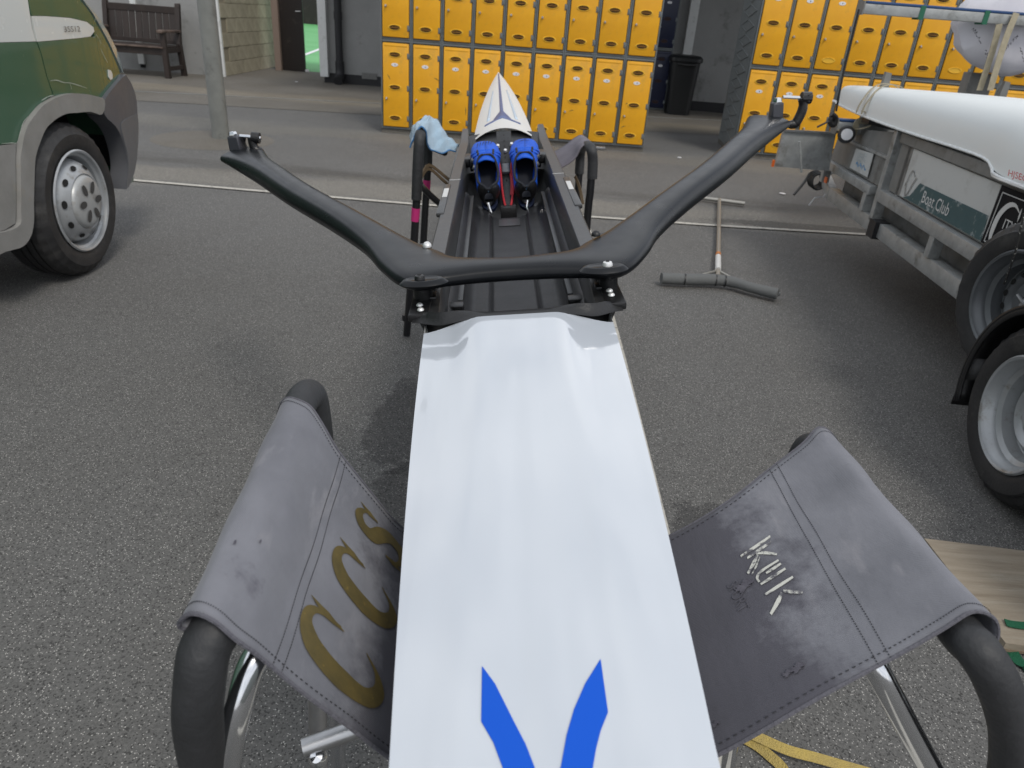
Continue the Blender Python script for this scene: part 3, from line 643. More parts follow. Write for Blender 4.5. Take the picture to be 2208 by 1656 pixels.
# ================================================================ WHEELS
def wheel(parent, c, ax, Rr, wd, rim, style, seg=96):
    """c = centre of the outer sidewall plane, ax = outward axis"""
    c = Vector(c); ax = Vector(ax).normalized(); w2 = wd
    sw = [(rim+.004, -.012), (rim+.012, -.004), (rim+(Rr-rim)*.35, .006), (rim+(Rr-rim)*.62, .006), (rim+(Rr-rim)*.66, .002), (Rr-.035, -.004), (Rr-.014, -.016), (Rr-.004, -.034)]
    tr_ = []; x = -.040
    for k in range(4):
        seglen = (w2-.08)/4; tr_ += [(Rr, x), (Rr, x-seglen+.008), (Rr-.009, x-seglen+.006), (Rr-.009, x-seglen)]; x -= seglen
    tr_ = tr_[:-2]
    back = [(Rr-.004, -w2+.034), (Rr-.014, -w2+.016), (Rr-.04, -w2+.004), (rim+.01, -w2+.002), (rim, -w2+.02)]
    prof = sw+tr_+back
    q = MB(); q.lathe(prof, c, ax, 144, 0, jag=((5, 6, 7, 8, len(sw)+len(tr_)-1, len(sw)+len(tr_)), .004)); ty = part('tyre', q, M['rubber'], parent, ang=28)
    q = MB()
    if style == 'van':
        rp = [(rim+.012, .002), (rim+.006, .008), (rim-.002, .004), (rim-.006, -.010), (rim-.016, -.018), (rim-.022, -.045), (rim-.03, -.08), (rim-.05, -.08)]
        q.lathe(rp, c, ax, 64); rm_ = part('rim', q, M['rim_silver'], parent)
        q = MB(); q.lathe([(rim-.028, -.085), (rim-.034, -.040), (rim-.046, -.012), (rim-.075, .010), (rim-.094, .020), (rim-.100, .014), (.03, .014)], c+ax*.0, ax, 64); part('disc', q, M['rim_silver'], parent)
        e1 = Vector((0, 0, 1)); e1 = (e1-ax*e1.dot(ax)).normalized(); e2 = ax.cross(e1)
        for k in range(10):
            a_ = 2*math.pi*(k+.3)/10; d_ = e1*math.cos(a_)+e2*math.sin(a_); tt = -e1*math.sin(a_)+e2*math.cos(a_); rr0 = rim-.062; nrm = (ax*.78+d_*.62).normalized(); dd = tt.cross(nrm)
            cc = c+d_*rr0+ax*.0065
            q = MB(); q.add([cc+tt*.019*math.cos(2*math.pi*j/14)+dd*.0125*math.sin(2*math.pi*j/14) for j in range(14)], [tuple(range(14))]); part('vent_hole', q, M['darkgap'], rm_)
        q = MB(); cr_ = rim-.104; q.lathe([(cr_+.004, .012), (cr_, .026), (cr_-.008, .034), (cr_-.03, .038), (0.0001, .040)], c, ax, 48); cap = part('hub_cap', q, M['hubcap'], parent)
        for k in range(6):
            a_ = 2*math.pi*(k+.5)/6; d_ = e1*math.cos(a_)+e2*math.sin(a_); tt = -e1*math.sin(a_)+e2*math.cos(a_); cc = c+d_*(cr_*.58)+ax*.0395
            q = MB(); nn_ = 16
            cc = cc+ax*.0032
            q.add([cc+d_*.030*math.cos(2*math.pi*j/nn_)+tt*.0165*math.sin(2*math.pi*j/nn_) for j in range(nn_)], [tuple(range(nn_))]); part('cap_recess', q, mat('recess_grey', (.05, .05, .05), .6), cap)
    else:
        rp = [(rim+.012, .000), (rim+.006, .006), (rim-.001, .002), (rim-.005, -.012), (rim-.013, -.020), (rim-.016, -.036), (rim-.03, -.046), (rim-.034, -.085), (rim-.045, -.092)]
        q.lathe(rp, c, ax, 64); rm_ = part('rim', q, M['rim_grey'] if style == 'spare' else M['rim_silver'], parent)
        q = MB(); q.lathe([(rim-.032, -.09), (rim-.045, -.082), (rim-.060, -.066), (rim-.070, -.060), (rim-.080, -.066), (rim-.088, -.074), (.045, -.074), (.040, -.080)], c, ax, 64); ds_ = part('disc', q, M['rim_grey'] if style == 'spare' else M['rim_silver'], parent)
        e1 = Vector((0, 0, 1)); e1 = (e1-ax*e1.dot(ax)).normalized(); e2 = ax.cross(e1)
        for k in range(14 if style == 'spare' else 4):
            nk = 14 if style == 'spare' else 4
            a_ = 2*math.pi*(k+.35)/nk; d_ = e1*math.cos(a_)+e2*math.sin(a_); tt = -e1*math.sin(a_)+e2*math.cos(a_)
            if style == 'spare': cc = c+d_*(rim-.066)-ax*.0595; q = MB(); q.add([cc+tt*.0120*math.cos(2*math.pi*j/12)+d_*.0085*math.sin(2*math.pi*j/12)+ax*.001 for j in range(12)], [tuple(range(12))]); part('vent_hole', q, M['darkgap'], ds_)
            else: q = MB(); cc = c+d_*.050-ax*.076; q.tube([cc, cc+ax*.022], .010, 6); part('wheel_nut', q, M['steel'], ds_)
        q = MB(); q.lathe([(.046, -.078), (.040, -.045 if style != 'spare' else -.07), (.0001, -.042 if style != 'spare' else -.07)], c, ax, 24); part('hub', q, M['blackp'] if style == 'spare' else M['rim_silver'], parent)
        if style != 'spare':
            q = MB(); cc = c+(e1*.2-e2*.98)*(rim-.02)-ax*.01; q.tube([cc, cc+ax*.02+(e1*.0-e2*-.03)], .004, 8); part('valve', q, M['blackp'], ty)
    return ty

# ================================================================ VAN
def vanx(y, z):
    return -2.10 - .30*max(0, y-3.62)**2 - .10*max(0, z-1.0)**2 - .02*max(0, .45-z)
def VS(px, py):
    d = ray(px, py); t0 = -1.9/d.x; t1 = t0
    for k in range(400):
        t1 = t0*(1+k*.002); p = cam_o+d*t1
        if p.x <= vanx(p.y, p.z): break
    return (p.y, p.z)
s1 = 500/1294
def VZ(zx, zy): return VS(zx*s1, zy*s1)
van = thing('green_van', 'green and white van with grey bumper parked at the left edge', 'van', (-3.0, 2.2, 0))
def vplate(name, poly, m, off=0., th=.02, step=.06, parent=None, label=None, rnd_=False):
    if rnd_: poly = [(p.x, p.y) for p in crom([Vector((a_, b_, 0)) for a_, b_ in poly+[poly[0]]], 3)[:-1]]
    q = MB(); q.plate(poly, lambda y, z, d: (vanx(y, z)+off-d, y, z), th, step); return part(name, q, m, parent or van, label=label, ang=40)
# shell behind the skins
prof = [(4.02, .30), (4.06, .55), (3.96, .86), (3.72, 1.14), (3.35, 1.30), (2.75, 2.05), (2.45, 2.42), (-2.2, 2.45), (-2.2, .35), (2.80, .35), (2.88, .60), (3.02, .78), (3.22, .85), (3.45, .86), (3.70, .80), (3.86, .66), (3.93, .48), (3.95, .30)]
q = MB(); q.plate(prof, lambda y, z, d: (min(-2.135, vanx(y, z)-.035)-d, y, z), 1.85, .12); part('body_shell', q, M['vangreen'], van, ang=40)
q = MB(); q.plate([(2.75, .30), (3.90, .30), (3.90, .90), (2.75, .90)], lambda y, z, d: (-2.40-d, y, z), .2, .3); q.plate([(2.75, .88), (2.9, .88), (3.98, .88), (3.96, .90), (2.75, .90)], lambda y, z, d: (-2.17-d, y, z), .3, .3); q.plate([(3.90, .40), (3.93, .40), (3.93, .88), (3.90, .88)], lambda y, z, d: (-2.20-d, y, z), .3, .3); part('wheel_arch_liner', q, M['darkgap'], van)
seam_x = lambda zy: 160+(zy-85)*.42
# door skin, left of the seam
dl = vplate('door_lower', [VZ(-60, 240), VZ(201, 234), VZ(225, 300), VZ(255, 420), VZ(292, 530), VZ(205, 590), VZ(130, 680), VZ(92, 795), VZ(-60, 815)], M['vangreen'])
vplate('door_band', [VZ(-60, -300), VZ(120, -300), VZ(150, -20), VZ(163, 85), VZ(178, 160), VZ(198, 231), VZ(-60, 237)], M['vanwhite'])
# fender skin
vplate('fender_upper', [VZ(130, -300), VZ(400, -120), VZ(445, 0), VZ(510, 80), VZ(548, 150), VZ(528, 205), VZ(522, 150), VZ(480, 120), VZ(380, 97), VZ(250, 88), VZ(172, 87), VZ(156, 0)], M['vangreen'], step=.05)
vplate('fender_band', [VZ(174, 89), VZ(250, 90), VZ(380, 99), VZ(480, 122), VZ(520, 152), VZ(525, 175), VZ(500, 203), VZ(440, 212), VZ(350, 220), VZ(206, 232), VZ(190, 160)], M['vanwhite'], off=.001, step=.04)
vplate('fender_lower', [VZ(208, 234), VZ(350, 222), VZ(440, 214), VZ(502, 205), VZ(527, 208), VZ(550, 152), VZ(600, 240), VZ(672, 405), VZ(640, 450), VZ(560, 552), VZ(500, 530), VZ(400, 518), VZ(300, 534), VZ(262, 428), VZ(232, 306)], M['vangreen'], step=.05)
hl = vplate('headlight', [VZ(450, -10), VZ(475, 20), VZ(535, 88), VZ(590, 170), VZ(640, 270), VZ(684, 408), VZ(674, 402), VZ(602, 236), VZ(552, 148), VZ(512, 78)], M['lens'], off=.006, step=.05)
vplate('bumper', [VZ(680, 415), VZ(715, 470), VZ(742, 560), VZ(748, 700), VZ(742, 860), VZ(718, 980), VZ(682, 1055), VZ(690, 940), VZ(680, 850), VZ(655, 760), VZ(620, 700), VZ(562, 640), VZ(562, 552), VZ(642, 450)], M['vanbumper'], off=.02, th=.09, step=.04, rnd_=True)
vplate('bumper_lower', [VZ(742, 632), VZ(748, 700), VZ(742, 860), VZ(718, 980), VZ(684, 1048), VZ(692, 940), VZ(684, 850), VZ(662, 770), VZ(650, 690), VZ(690, 655)], mat('bumper_lower_grey', (.12, .123, .13), .45), off=.024, th=.003, step=.04, rnd_=True)
arch_o = [(95, 802), (108, 740), (135, 680), (205, 592), (262, 555), (300, 537), (350, 524), (400, 520), (460, 524), (505, 534), (560, 556)]
arch_i = [(545, 636), (480, 622), (400, 627), (345, 632), (300, 652), (262, 680), (225, 720), (195, 790), (175, 850), (166, 900), (162, 1000), (160, 1120), (157, 1240), (140, 1320), (100, 1372), (40, 1392), (0, 1402), (-60, 1420), (-60, 1310), (20, 1285), (80, 1250), (88, 1180), (86, 1000), (84, 880)]
vplate('wheel_arch_trim', [VZ(*p) for p in arch_o+arch_i], M['vantrim'], off=.022, th=.05, step=.04, rnd_=True)
vplate('sill_panel', [VZ(-60, 818), VZ(82, 802), VZ(80, 880), VZ(82, 1000), VZ(84, 1180), VZ(76, 1245), VZ(20, 1280), VZ(-60, 1305)], M['vantrim'], off=.004)
# chipped paint lines
for pts, w0 in (([(275, 450), (310, 447), (350, 460), (385, 462), (430, 475), (480, 492)], .003), ([(555, 270), (575, 310), (597, 350)], .003), ([(385, 465), (395, 500)], .002), ([(560, 250), (545, 215), (530, 190)], .002), ([(0, 800), (60, 797), (92, 790), (120, 690), (150, 650)], .003), ([(225, 560), (260, 540), (295, 530)], .004), ([(515, 85), (530, 95), (520, 120)], .003)):
    q = MB(); stroke_mb(q, [VZ(*p) for p in pts], [w0*.4, w0, w0*.5, w0, w0*.3], lambda y, z: (vanx(y, z)+.0035, y, z)); part('paint_chip', q, M['scratch'], van)
q = MB(); q.plate([VZ(598, 388), VZ(612, 392), VZ(624, 415), (VZ(622, 440)), VZ(612, 446), VZ(600, 430)], lambda y, z, d: (vanx(y, z)+.004-d, y, z), .003, .02); part('paint_chip', q, M['vanwhite'], van)
q = MB(); a_ = VZ(350, 178); b_ = VZ(442, 178); hgt = (VZ(350, 145)[1]-a_[1]); sc = hgt/.72
ww = max(v[0] for v in text2d('35S12')[0]); text_mb(q, '35S12', lambda x, y: (vanx(a_[0], a_[1])+.006, a_[0]+x/ww*(b_[0]-a_[0]), a_[1]+y*sc)); part('model_badge', q, mat('badge_grey', (.10, .09, .08), .5), van)
wt = wheel(van, (-2.085, 3.35, .347), (1, .05, .0), .347, .215, .222, 'van')
q = MB()
for i, ch in enumerate('AGONITE RV'):
    if ch == ' ': continue
    a_ = math.radians(152-i*9.5)
    d_ = Vector((0, math.cos(a_), math.sin(a_))); tt = Vector((0, math.sin(a_), -math.cos(a_)))
    V, F = text2d(ch); q.add([Vector((-2.073, 3.35, .347))+d_*(.278+y*.026)+tt*(x*.034) for x, y in V], F)
sl_ = part('sidewall_lettering', q, M['rubber_text'], wt); sl_['kind'] = 'stuff'
q = MB(); q.tube([(-2.4, 3.39, .345), (-4.0, 3.39, .345)], .04); part('axle', q, M['blackp'], van)
bw_ = wheel(van, (-2.13, -.6, .345), (1, 0, 0), .345, .215, .222, 'van')

# ================================================================ TRAILER
TA = R(4)
def TW(t, o, z): return Vector((1.72+t*math.sin(TA)+o*math.cos(TA), 1.75+t*math.cos(TA)-o*math.sin(TA), z))
TX_, TY_ = Vector((math.cos(TA), -math.sin(TA), 0)), Vector((math.sin(TA), math.cos(TA), 0))
trl = thing('boat_trailer', 'galvanised rowing boat trailer with signs on its side standing on the right', 'trailer', TW(1, .9, 0))
def tb(name, t0, t1, o, z0, z1, wd, m='galv', bv=.004, parent=None, oo=None):
    q = MB(); q.bar(TW(t0, o, (z0+z1)/2), TW(t1, o if oo is None else oo, (z0+z1)/2), wd, z1-z0, bv=bv); return part(name, q, M[m], parent or trl)
# lower side rail, long, and the tapering drawbar ahead of it
tb('lower_rail', -1.5, 3.03, .035, .345, .42, .06)
tb('lower_rail', -1.5, 3.03, 1.75, .345, .42, .06)
tb('drawbar', 3.03, 4.1, .03, .345, .415, .055, oo=.25)
tb('drawbar', 3.03, 4.1, 1.75, .345, .415, .055, oo=.35)
q = MB(); q.tube([TW(2.15, .02, .33), TW(2.15, -.004, .43)], .001)
q = MB(); q.bar(TW(2.19, .02, .38), TW(2.10, .02, .38), .075, .09); part('black_tape_band', q, M['plinth'], trl)
# upper rail
tb('upper_rail', 2.35, 3.30, .02, .515, .565, .05)
tb('upper_rail', -1.0, 2.22, .02, .515, .575, .055)
for t_ in (3.22, 2.40, 1.49, .4): 
    q = MB(); q.bar(TW(t_, .02, .42), TW(t_, .02, .53), .05, .05, up=TY_); part('upright', q, M['galv'], trl, bevel=.003)
q = MB(); q.box(TW(3.09, -.012, .455), (.006, .05, .035), rot=Matrix.Rotation(-TA, 3, 'Z')); part('side_reflector', q, M['orange'], trl)
# ledge below the boxes (inner tray)
q = MB(); q.bar(TW(3.15, .14, .45), TW(-1.2, .14, .45), .02, .14); part('inner_tray', q, M['galv_dark'], trl)
q = MB(); q.bar(TW(3.0, .9, .39), TW(-1.4, .9, .39), 1.6, .01); part('floor_plate', q, M['galv_dark'], trl)
# boxes
def face(name, pts, th, m, off=0, parent=None, step=.3):
    q = MB(); q.plate(pts, lambda t, z, d: TW(t, off+d, z), th, step); return part(name, q, M[m], parent or trl, ang=30)
bx1 = face('front_box', [(3.24, .565), (2.26, .575), (2.29, .84), (2.35, .85), (3.18, .77)], 1.5, 'galv_dark', .03)
face('box_rib', [(3.13, .725), (2.26, .735), (2.26, .720), (3.13, .712)], .03, 'galv', .015, bx1)
bx2 = face('side_box', [(2.19, .58), (-1.5, .58), (-1.5, .865), (2.19, .865)], .035, 'galv_dark', .03)
q = MB(); q.bar(TW(2.19, 0.035, .845), TW(-1.5, .035, .845), .045, .05); part('top_rail', q, M['galv_dark'], trl, bevel=.004)
q = MB(); q.bar(TW(2.25, .03, .40), TW(2.25, .03, .87), .05, .05, up=TY_); part('corner_post', q, M['galv'], trl, bevel=.003)
q = MB(); q.bar(TW(2.08, .05, .56), TW(2.08, .05, .87), .04, .04, up=TY_); part('corner_post', q, M['galv_dark'], trl, bevel=.003)
for o_ in (1.7,):
    q = MB(); q.bar(TW(2.19, o_, .72), TW(-1.5, o_, .72), .03, .29); part('side_box', q, M['galv_dark'], trl)
# long tubes seen in the box
for i, (o_, z_, r_) in enumerate(((.16, .80, .016), (.26, .76, .02), (.40, .79, .02), (.55, .75, .018), (.8, .78, .02))):
    q = MB(); q.tube([TW(2.1, o_, z_), TW(-1.2, o_+.05*(i % 2), z_)], r_, 12); part('stored_tube', q, M['steel' if i % 2 else 'blacktube'], trl)
for t_ in (1.55, 1.2): 
    q = MB(); q.tube([TW(t_, .14, .80), TW(t_-.05, .34, .80)], .014, 10); part('clamp', q, M['steel'], trl)
# tail plate, hitch, cables
pq = [YP(1690, 281, 4.75), YP(1803, 287, 4.75), YP(1787, 369, 4.75), YP(1671, 359, 4.75)]
q = MB(); q.plate([(p.x, p.z) for p in pq], lambda x, z, d: (x, 4.75+d, z), .03, .2); bp_ = part('board_plate', q, M['galv'], trl, ang=30)
q = MB(); a_, b_ = YP(1692, 281, 4.74), YP(1803, 287, 4.74); q.bar(a_, b_, .012, .012); part('plate_edge', q, M['steel'], bp_)
q = MB(); p_ = YP(1667, 352, 4.73); q.box(p_, (.012, .02, .04)); part('reflector', q, M['orange'], bp_)
q = MB(); q.bar(TW(4.1, .25, .38), TW(3.95, .26, .38), .08, .09); part('hitch', q, M['galv'], trl, bevel=.005)
q = MB(); q.tube([YP(1724, 305, 4.6), YP(1728, 372, 4.6)], .007, 8); part('brake_lever', q, M['galv'], trl)
for k in range(4):
    q = MB(); c0 = TW(3.45+.03*k, .06, .38); q.tube([c0+Vector((.045*math.cos(a__), .01*math.sin(3*a__)+.008*k, .055*math.sin(a__))) for a__ in [2*math.pi*j/16 for j in range(17)]], .007, 8); part('cable_loop', q, M['blackp'], trl)
q = MB(); q.tube([YP(1712, 420, 4.5), YP(1735, 392, 4.55), YP(1745, 375, 4.6)], .008, 8, smooth=3); part('cable_loop', q, M['blackp'], trl)
q = MB(); q.tube([YP(1744, 443, 4.5), YP(1757, 426, 4.5), YP(1775, 425, 4.5), YP(1780, 418, 4.5)], .004, 6); part('hook_rod', q, M['steel'], trl)
# signs on the side
bd = face('sign_board', [(2.017, .816), (1.15, .812), (1.148, .588), (2.016, .587)], .004, 'poster', .024, None, .3)
face('teal_band', [(1.83, .684), (1.16, .690), (1.148, .590), (1.97, .589), (1.90, .61)], .002, 'teal', .0215, bd, .2)
q = MB(); text_mb(q, "Boat Club", lambda x, y: TW(1.76-x*.072, .0195, .612+y*.078)); part('lettering', q, M['signwhite'], bd, smooth=False)
q = MB(); stroke_mb(q, [(1.98, .66), (1.945, .60), (1.90, .67), (1.88, .70)], [.006, .008, .006], lambda x, y: TW(x, .0195, y)); stroke_mb(q, [(1.985, .64), (1.95, .72), (1.90, .70)], [.004, .006, .004], lambda x, y: TW(x, .0195, y)); part('crest', q, M['galv_dark'], bd, smooth=False)
bd2 = face('black_sign_board', [(1.143, .812), (.2, .812), (.2, .588), (1.145, .588)], .004, 'blackboard', .022, None, .3)
q = MB()
for (a_, b_) in (((1.115, .79), (.93, .792)), ((1.115, .79), (1.118, .60)), ((1.118, .60), (1.085, .60))):
    q.bar(TW(a_[0], .0195, a_[1]), TW(b_[0], .0195, b_[1]), .002, .0035)
part('border_print', q, M['signwhite'], bd2, smooth=False)
q = MB(); stroke_mb(q, [(.955, .745), (1.00, .765), (1.045, .755), (1.08, .715), (1.09, .665), (1.085, .62), (1.06, .59)], [.002, .012, .022, .028, .030, .02, .012], lambda x, y: TW(x, .0190, y))
stroke_mb(q, [(.955, .765), (.952, .715)], [.002, .012, .001], lambda x, y: TW(x, .0190, y))
text_mb(q, 'ITY', lambda x, y: TW(1.035-x*.055, .0190, .672+y*.055)); text_mb(q, 'TH', lambda x, y: TW(.925-x*.05, .0190, .722+y*.055)); part('lettering', q, M['signwhite'], bd2, smooth=False)
st_ = face('sticker', [(2.79, .70), (2.50, .715), (2.495, .587), (2.81, .585)], .003, 'poster', .018, bx1, .3)
q = MB()
random.seed(4)
for k in range(5):
    z0 = .69-.012*k; stroke_mb(q, [(2.74-.02*j, z0+random.uniform(-.008, .008)) for j in range(9)], [.002, .003, .002], lambda x, y: TW(x, .0165, y), 0)
stroke_mb(q, [(2.72-.022*j, .625+.012*math.sin(j*2.3)) for j in range(9)], [.012, .006, .014, .005, .010], lambda x, y: TW(x, .0162, y), 1)
part('print', q, [mat('pale_print', (.36, .42, .44), .6), M['bluescribble']], st_, smooth=False)
# rack: arms, post
AY = 4.6
def arm(px0, py0, px1, z0, z1, pad):
    p0 = YP(px0, py0, AY); p1 = Vector((4.3, AY, p0.z)); q = MB()
    q.bar((p0.x, AY, (z0+z1)/2), (4.3, AY-.0, (z0+z1)/2), .07, z1-z0, bv=.004); a_ = part('rack_arm', q, M['galv'], trl)
    q = MB(); q.bar((p0.x+.01, AY, z1+.008), (4.3, AY, z1+.008), .072, .014, bv=.004); part('blue_pad', q, M['bluepad'], a_)
    q = MB(); q.box((p0.x, AY, (z0+z1)/2+.004), (.008, .085, z1-z0+.02)); part('arm_end', q, M['galv_dark'], a_)
    return a_
arm(1800, 270, 0, .772, .838, True); ua = arm(1856, 18, 0, 1.405, 1.455, True)
for px in (1978, 2118):
    x = YP(px+3, 30, AY).x; q = MB(); q.box((x, AY, 1.431), (.028, .078, .068)); part('green_tape_band', q, M['green_tape'], ua)
x = YP(2108, 170, AY+.5).x; q = MB(); q.box((x, AY+.5, .74), (.15, .10, .80)); part('mast', q, M['galv_dark'], trl, bevel=.004)
for x_m, z_m in ((x+.45, .80), (4.2, .35)):
    q = MB(); q.bar((x_m, AY+.05, z_m), (x_m, AY+.05, 1.402), .06, .06, up=Vector((0, 1, 0))); part('arm_support', q, M['galv_dark'], trl, bevel=.003)
for px, py in ((1918, 165), (2180, 170)):
    x = YP(px, py, AY).x; q = MB(); q.plate([(x-.034, .84), (x+.034, .84), (x+.018, 1.115), (x-.014, 1.12)], lambda xx, z, d: (xx, AY+.02+d, z), .03, .3); part('rack_peg', q, M['galv_dark'], trl)
# small jockey wheel under the arm
jp = YP(1826, 290, 4.5); q = MB(); q.lathe([(.0001, 0), (.030, -.002), (.034, 0), (.036, .004), (.045, .003), (.050, -.01), (.045, -.03), (.0001, -.03)], jp, (-.25, -1, .15), 24, 0)
jw = part('jockey_wheel', q, M['blackp'], trl); q = MB(); q.lathe([(.0001, .0072), (.012, .0072), (.032, .0060), (.033, .001)], jp, (-.25, -1, .15), 24); part('wheel_disc', q, M['label'], jw)
# thin black cord down the arm end
q = MB(); q.tube([YP(1852, 20, AY-.05), YP(1838, 80, AY-.05), YP(1818, 160, AY-.05), YP(1803, 240, AY-.05)], .006, 8, smooth=3)
q.tube([YP(1795, 250, AY-.05), YP(1790, 262, AY-.05), YP(1797, 270, AY-.05), YP(1802, 255, AY-.05), YP(1793, 245, AY-.06)], .016, 8, smooth=4)
q.tube([YP(1762, 274, AY-.06), YP(1780, 265, AY-.06), YP(1795, 258, AY-.05)], .006, 8, smooth=3); part('tie_cord', q, M['blackp'], trl)
# wheels and mudguard
wheel(trl, TW(.20, -.205, .29), -TX_, .285, .17, .172, 'road')
mg = MB(); C0 = TW(.20, -.215, .30)
def mgf(u, v):
    a_ = R(-22+u*224); rr_ = .325
    return C0 + TX_*(v*.2-.005) + TY_*rr_*math.cos(a_) + Vector((0, 0, 1))*rr_*math.sin(a_)
mg.grid(mgf, 40, 4); mo = part('mudguard', mg, M['blackp'], trl); so_ = mo.modifiers.new('s', 'SOLIDIFY'); so_.thickness = .01
q = MB(); q.grid(lambda u, v: C0 + TX_*(-.004) + (TY_*math.cos(R(-22+u*224)) + Vector((0, 0, 1))*math.sin(R(-22+u*224)))*(.325-.028*v), 40, 1); lp = part('mudguard_lip', q, M['blackp'], mo); sx_ = lp.modifiers.new('s', 'SOLIDIFY'); sx_.thickness = .006
e0 = C0 + TY_*.325*math.cos(R(-22)) + Vector((0, 0, 1))*.325*math.sin(R(-22))
q = MB(); q.add([C0+TY_*.315+TX_*0+Vector((0, 0, .04)), C0+TY_*.315+TX_*.2+Vector((0, 0, .04)), e0+TX_*.2+TY_*.02+Vector((0, 0, -.02)), e0+TY_*.02+Vector((0, 0, -.02))], [(0, 1, 2, 3)]); mf = part('mud_flap', q, M['blackp'], mo); s2_ = mf.modifiers.new('s', 'SOLIDIFY'); s2_.thickness = .006
wheel(trl, TW(-.45, -.225, .29), -TX_, .285, .17, .172, 'road')
sw_ = thing('spare_wheel', 'spare wheel with dark steel rim fixed on the trailer side ahead of the mudguard', 'wheel', (1.65, 2.27, .26))
SN = Vector((-math.cos(R(-10)), math.sin(R(-10)), 0)); SC = Vector((1.608, 2.274, .535)); SY = Vector((math.sin(R(-10)), math.cos(R(-10)), 0))
wheel(sw_, SC, SN, .277, .155, .168, 'spare')
q = MB(); c0 = SC-SN*.062; q.tube([c0-SN*.12, c0+SN*.03], .008, 8); q.tube([c0+SN*.01-Vector((0, 0, .045))-SY*.02, c0+SN*.015, c0+SN*.01+SY*.045+Vector((0, 0, .02))], .006, 8); q.lathe([(.026, 0), (.026, .008), (.001, .010)], c0, SN, 16); part('wing_nut', q, M['steel'], sw_)
q = MB(); q.tube([SC-SN*.15, SC-SN*.30], .03, 12); part('carrier', q, M['galv_dark'], sw_)
q = MB(); q.tube([YP(2208, 460, 2.3), YP(2190, 540, 2.3), YP(2170, 600, 2.32), YP(2165, 612, 2.33)], .0035, 8, smooth=3); part('tie_cord', q, mat('flecked_cord', (.02, .02, .02), .8, col2=(.45, .45, .42), ns=120, nlo=.6, nhi=.62), sw_)

# upturned white hull on the lower arm
hw_ = thing('upturned_boat', 'white rowing hull strapped upside down on the lower trailer arm', 'boat', (2.1, 3.8, .86))
HULL = [  # y, left gunwale x, gunwale z, half width, keel z
 (5.10, 1.965, .905, .030, 1.000), (5.04, 1.950, .902, .055, 1.015), (4.85, 1.925, .897, .09, 1.028), (4.5, 1.890, .890, .125, 1.045), (4.1, 1.862, .886, .155, 1.065), (3.7, 1.845, .885, .185, 1.085), (3.35, 1.835, .887, .205, 1.10), (3.05, 1.818, .885, .22, 1.11), (2.95, 1.80, .862, .225, 1.112), (2.85, 1.775, .848, .24, 1.115), (2.4, 1.755, .845, .26, 1.12), (1.6, 1.75, .845, .27, 1.12), (.4, 1.75, .85, .24, 1.10)]
V = []; NS = 22
for (y, xl, zg, hwid, zk) in HULL:
    xc = xl+hwid
    for k in range(NS+1):
        a_ = math.pi*k/NS; ca, sa = math.cos(a_), math.sin(a_); ex = .72
        V.append((xc-hwid*math.copysign(abs(ca)**ex, ca), y, zg+(zk-zg)*abs(sa)**ex))
q = MB(); nr = len(HULL); F = [(i*(NS+1)+k, i*(NS+1)+k+1, (i+1)*(NS+1)+k+1, (i+1)*(NS+1)+k) for i in range(nr-1) for k in range(NS)]
F.append(tuple(range(NS+1))); q.add(V, F); ho = part('hull', q, M['hullwhite'], hw_, ang=60); ss = ho.modifiers.new('sub', 'SUBSURF'); ss.levels = 1; ss.render_levels = 1
q = MB(); q.tube([(h[1]-.002, h[0], h[2]) for h in HULL], .006, 8, smooth=3); part('gunwale_strip', q, M['boatwhite'], hw_)
dk_ = MB(); dk_.grid(lambda u, v: (lambda yy: (1.99+(1.86-1.99)*((5.08-yy)/2.1)+v*.02*0+(.02+v*.30*(.3+.7*u)), yy, .905-.0*u))(5.06-u*2.05), 10, 3); part('deck_underside', dk_, M['boatwhite'], hw_)
q = MB(); q.tube([(1.963, 5.09, .908), (1.950, 5.115, .910)], .008, 8); part('bow_ball', q, M['label'], hw_)
q = MB(); ax_, bx_ = YP(2183, 362, 2.75), YP(2212, 368, 2.72)
text_mb(q, 'HJSECH', lambda x, y: (1.744, 2.755-x*.045+y*.010, .868+y*.030)); part('lettering', q, M['redprint'], hw_, smooth=False)
q = MB(); q.tube([(1.86, 3.0, .86), (1.78, 2.9, .843), (1.76, 2.6, .842), (1.755, 2.0, .842)], .005, 8, smooth=3); part('cockpit_rim', q, M['boatwhite'], hw_)
# foam wedge and strap
t = thing('foam_wedge', 'black foam wedge between the white upturned hull and the blue padded arm', 'wedge', (YP(1900, 265, AY).x, AY, .84))
wx = YP(1888, 268, AY-.02).x
q = MB(); WP_ = [YP(x, y, 4.40) for x, y in ((1872, 268), (1884, 227), (1908, 240), (1925, 262), (1975, 283), (2040, 305), (2040, 318), (1960, 290))]
q.plate([(p.x, p.z) for p in WP_], lambda x, z, d: (x, 4.40+d, z), .10, .1); part('foam', q, M['blackp'], t)
t = thing('ratchet_strap', 'beige webbing strap with a metal buckle lashing the upturned white hull', 'strap', (wx, AY, .8))
q = MB()
for dy in (0, .075):
    pts = [Vector(p) for p in ((1.862, 4.42+dy, .90), (1.868, 4.42+dy, .94), (1.89, 4.43+dy, .985), (1.93, 4.46+dy, 1.03), (1.985, 4.48+dy, 1.058), (2.06, 4.5+dy, 1.058), (2.12, 4.5+dy, 1.03))]
    q.strap(pts, .014, (0, 1, 0), .004)
part('webbing', q, M['webbing'], t)
bk = YP(1893, 257, 4.42); q = MB(); q.strap([(1.866, 4.44, .915), bk+Vector((.0, 0, .02)), bk, bk+Vector((-.03, .04, -.05)), (bk.x-.08, AY-.045, .80), (bk.x-.16, AY-.045, .79)], .026, (.3, .9, 0), .004); part('webbing', q, M['webbing'], t)
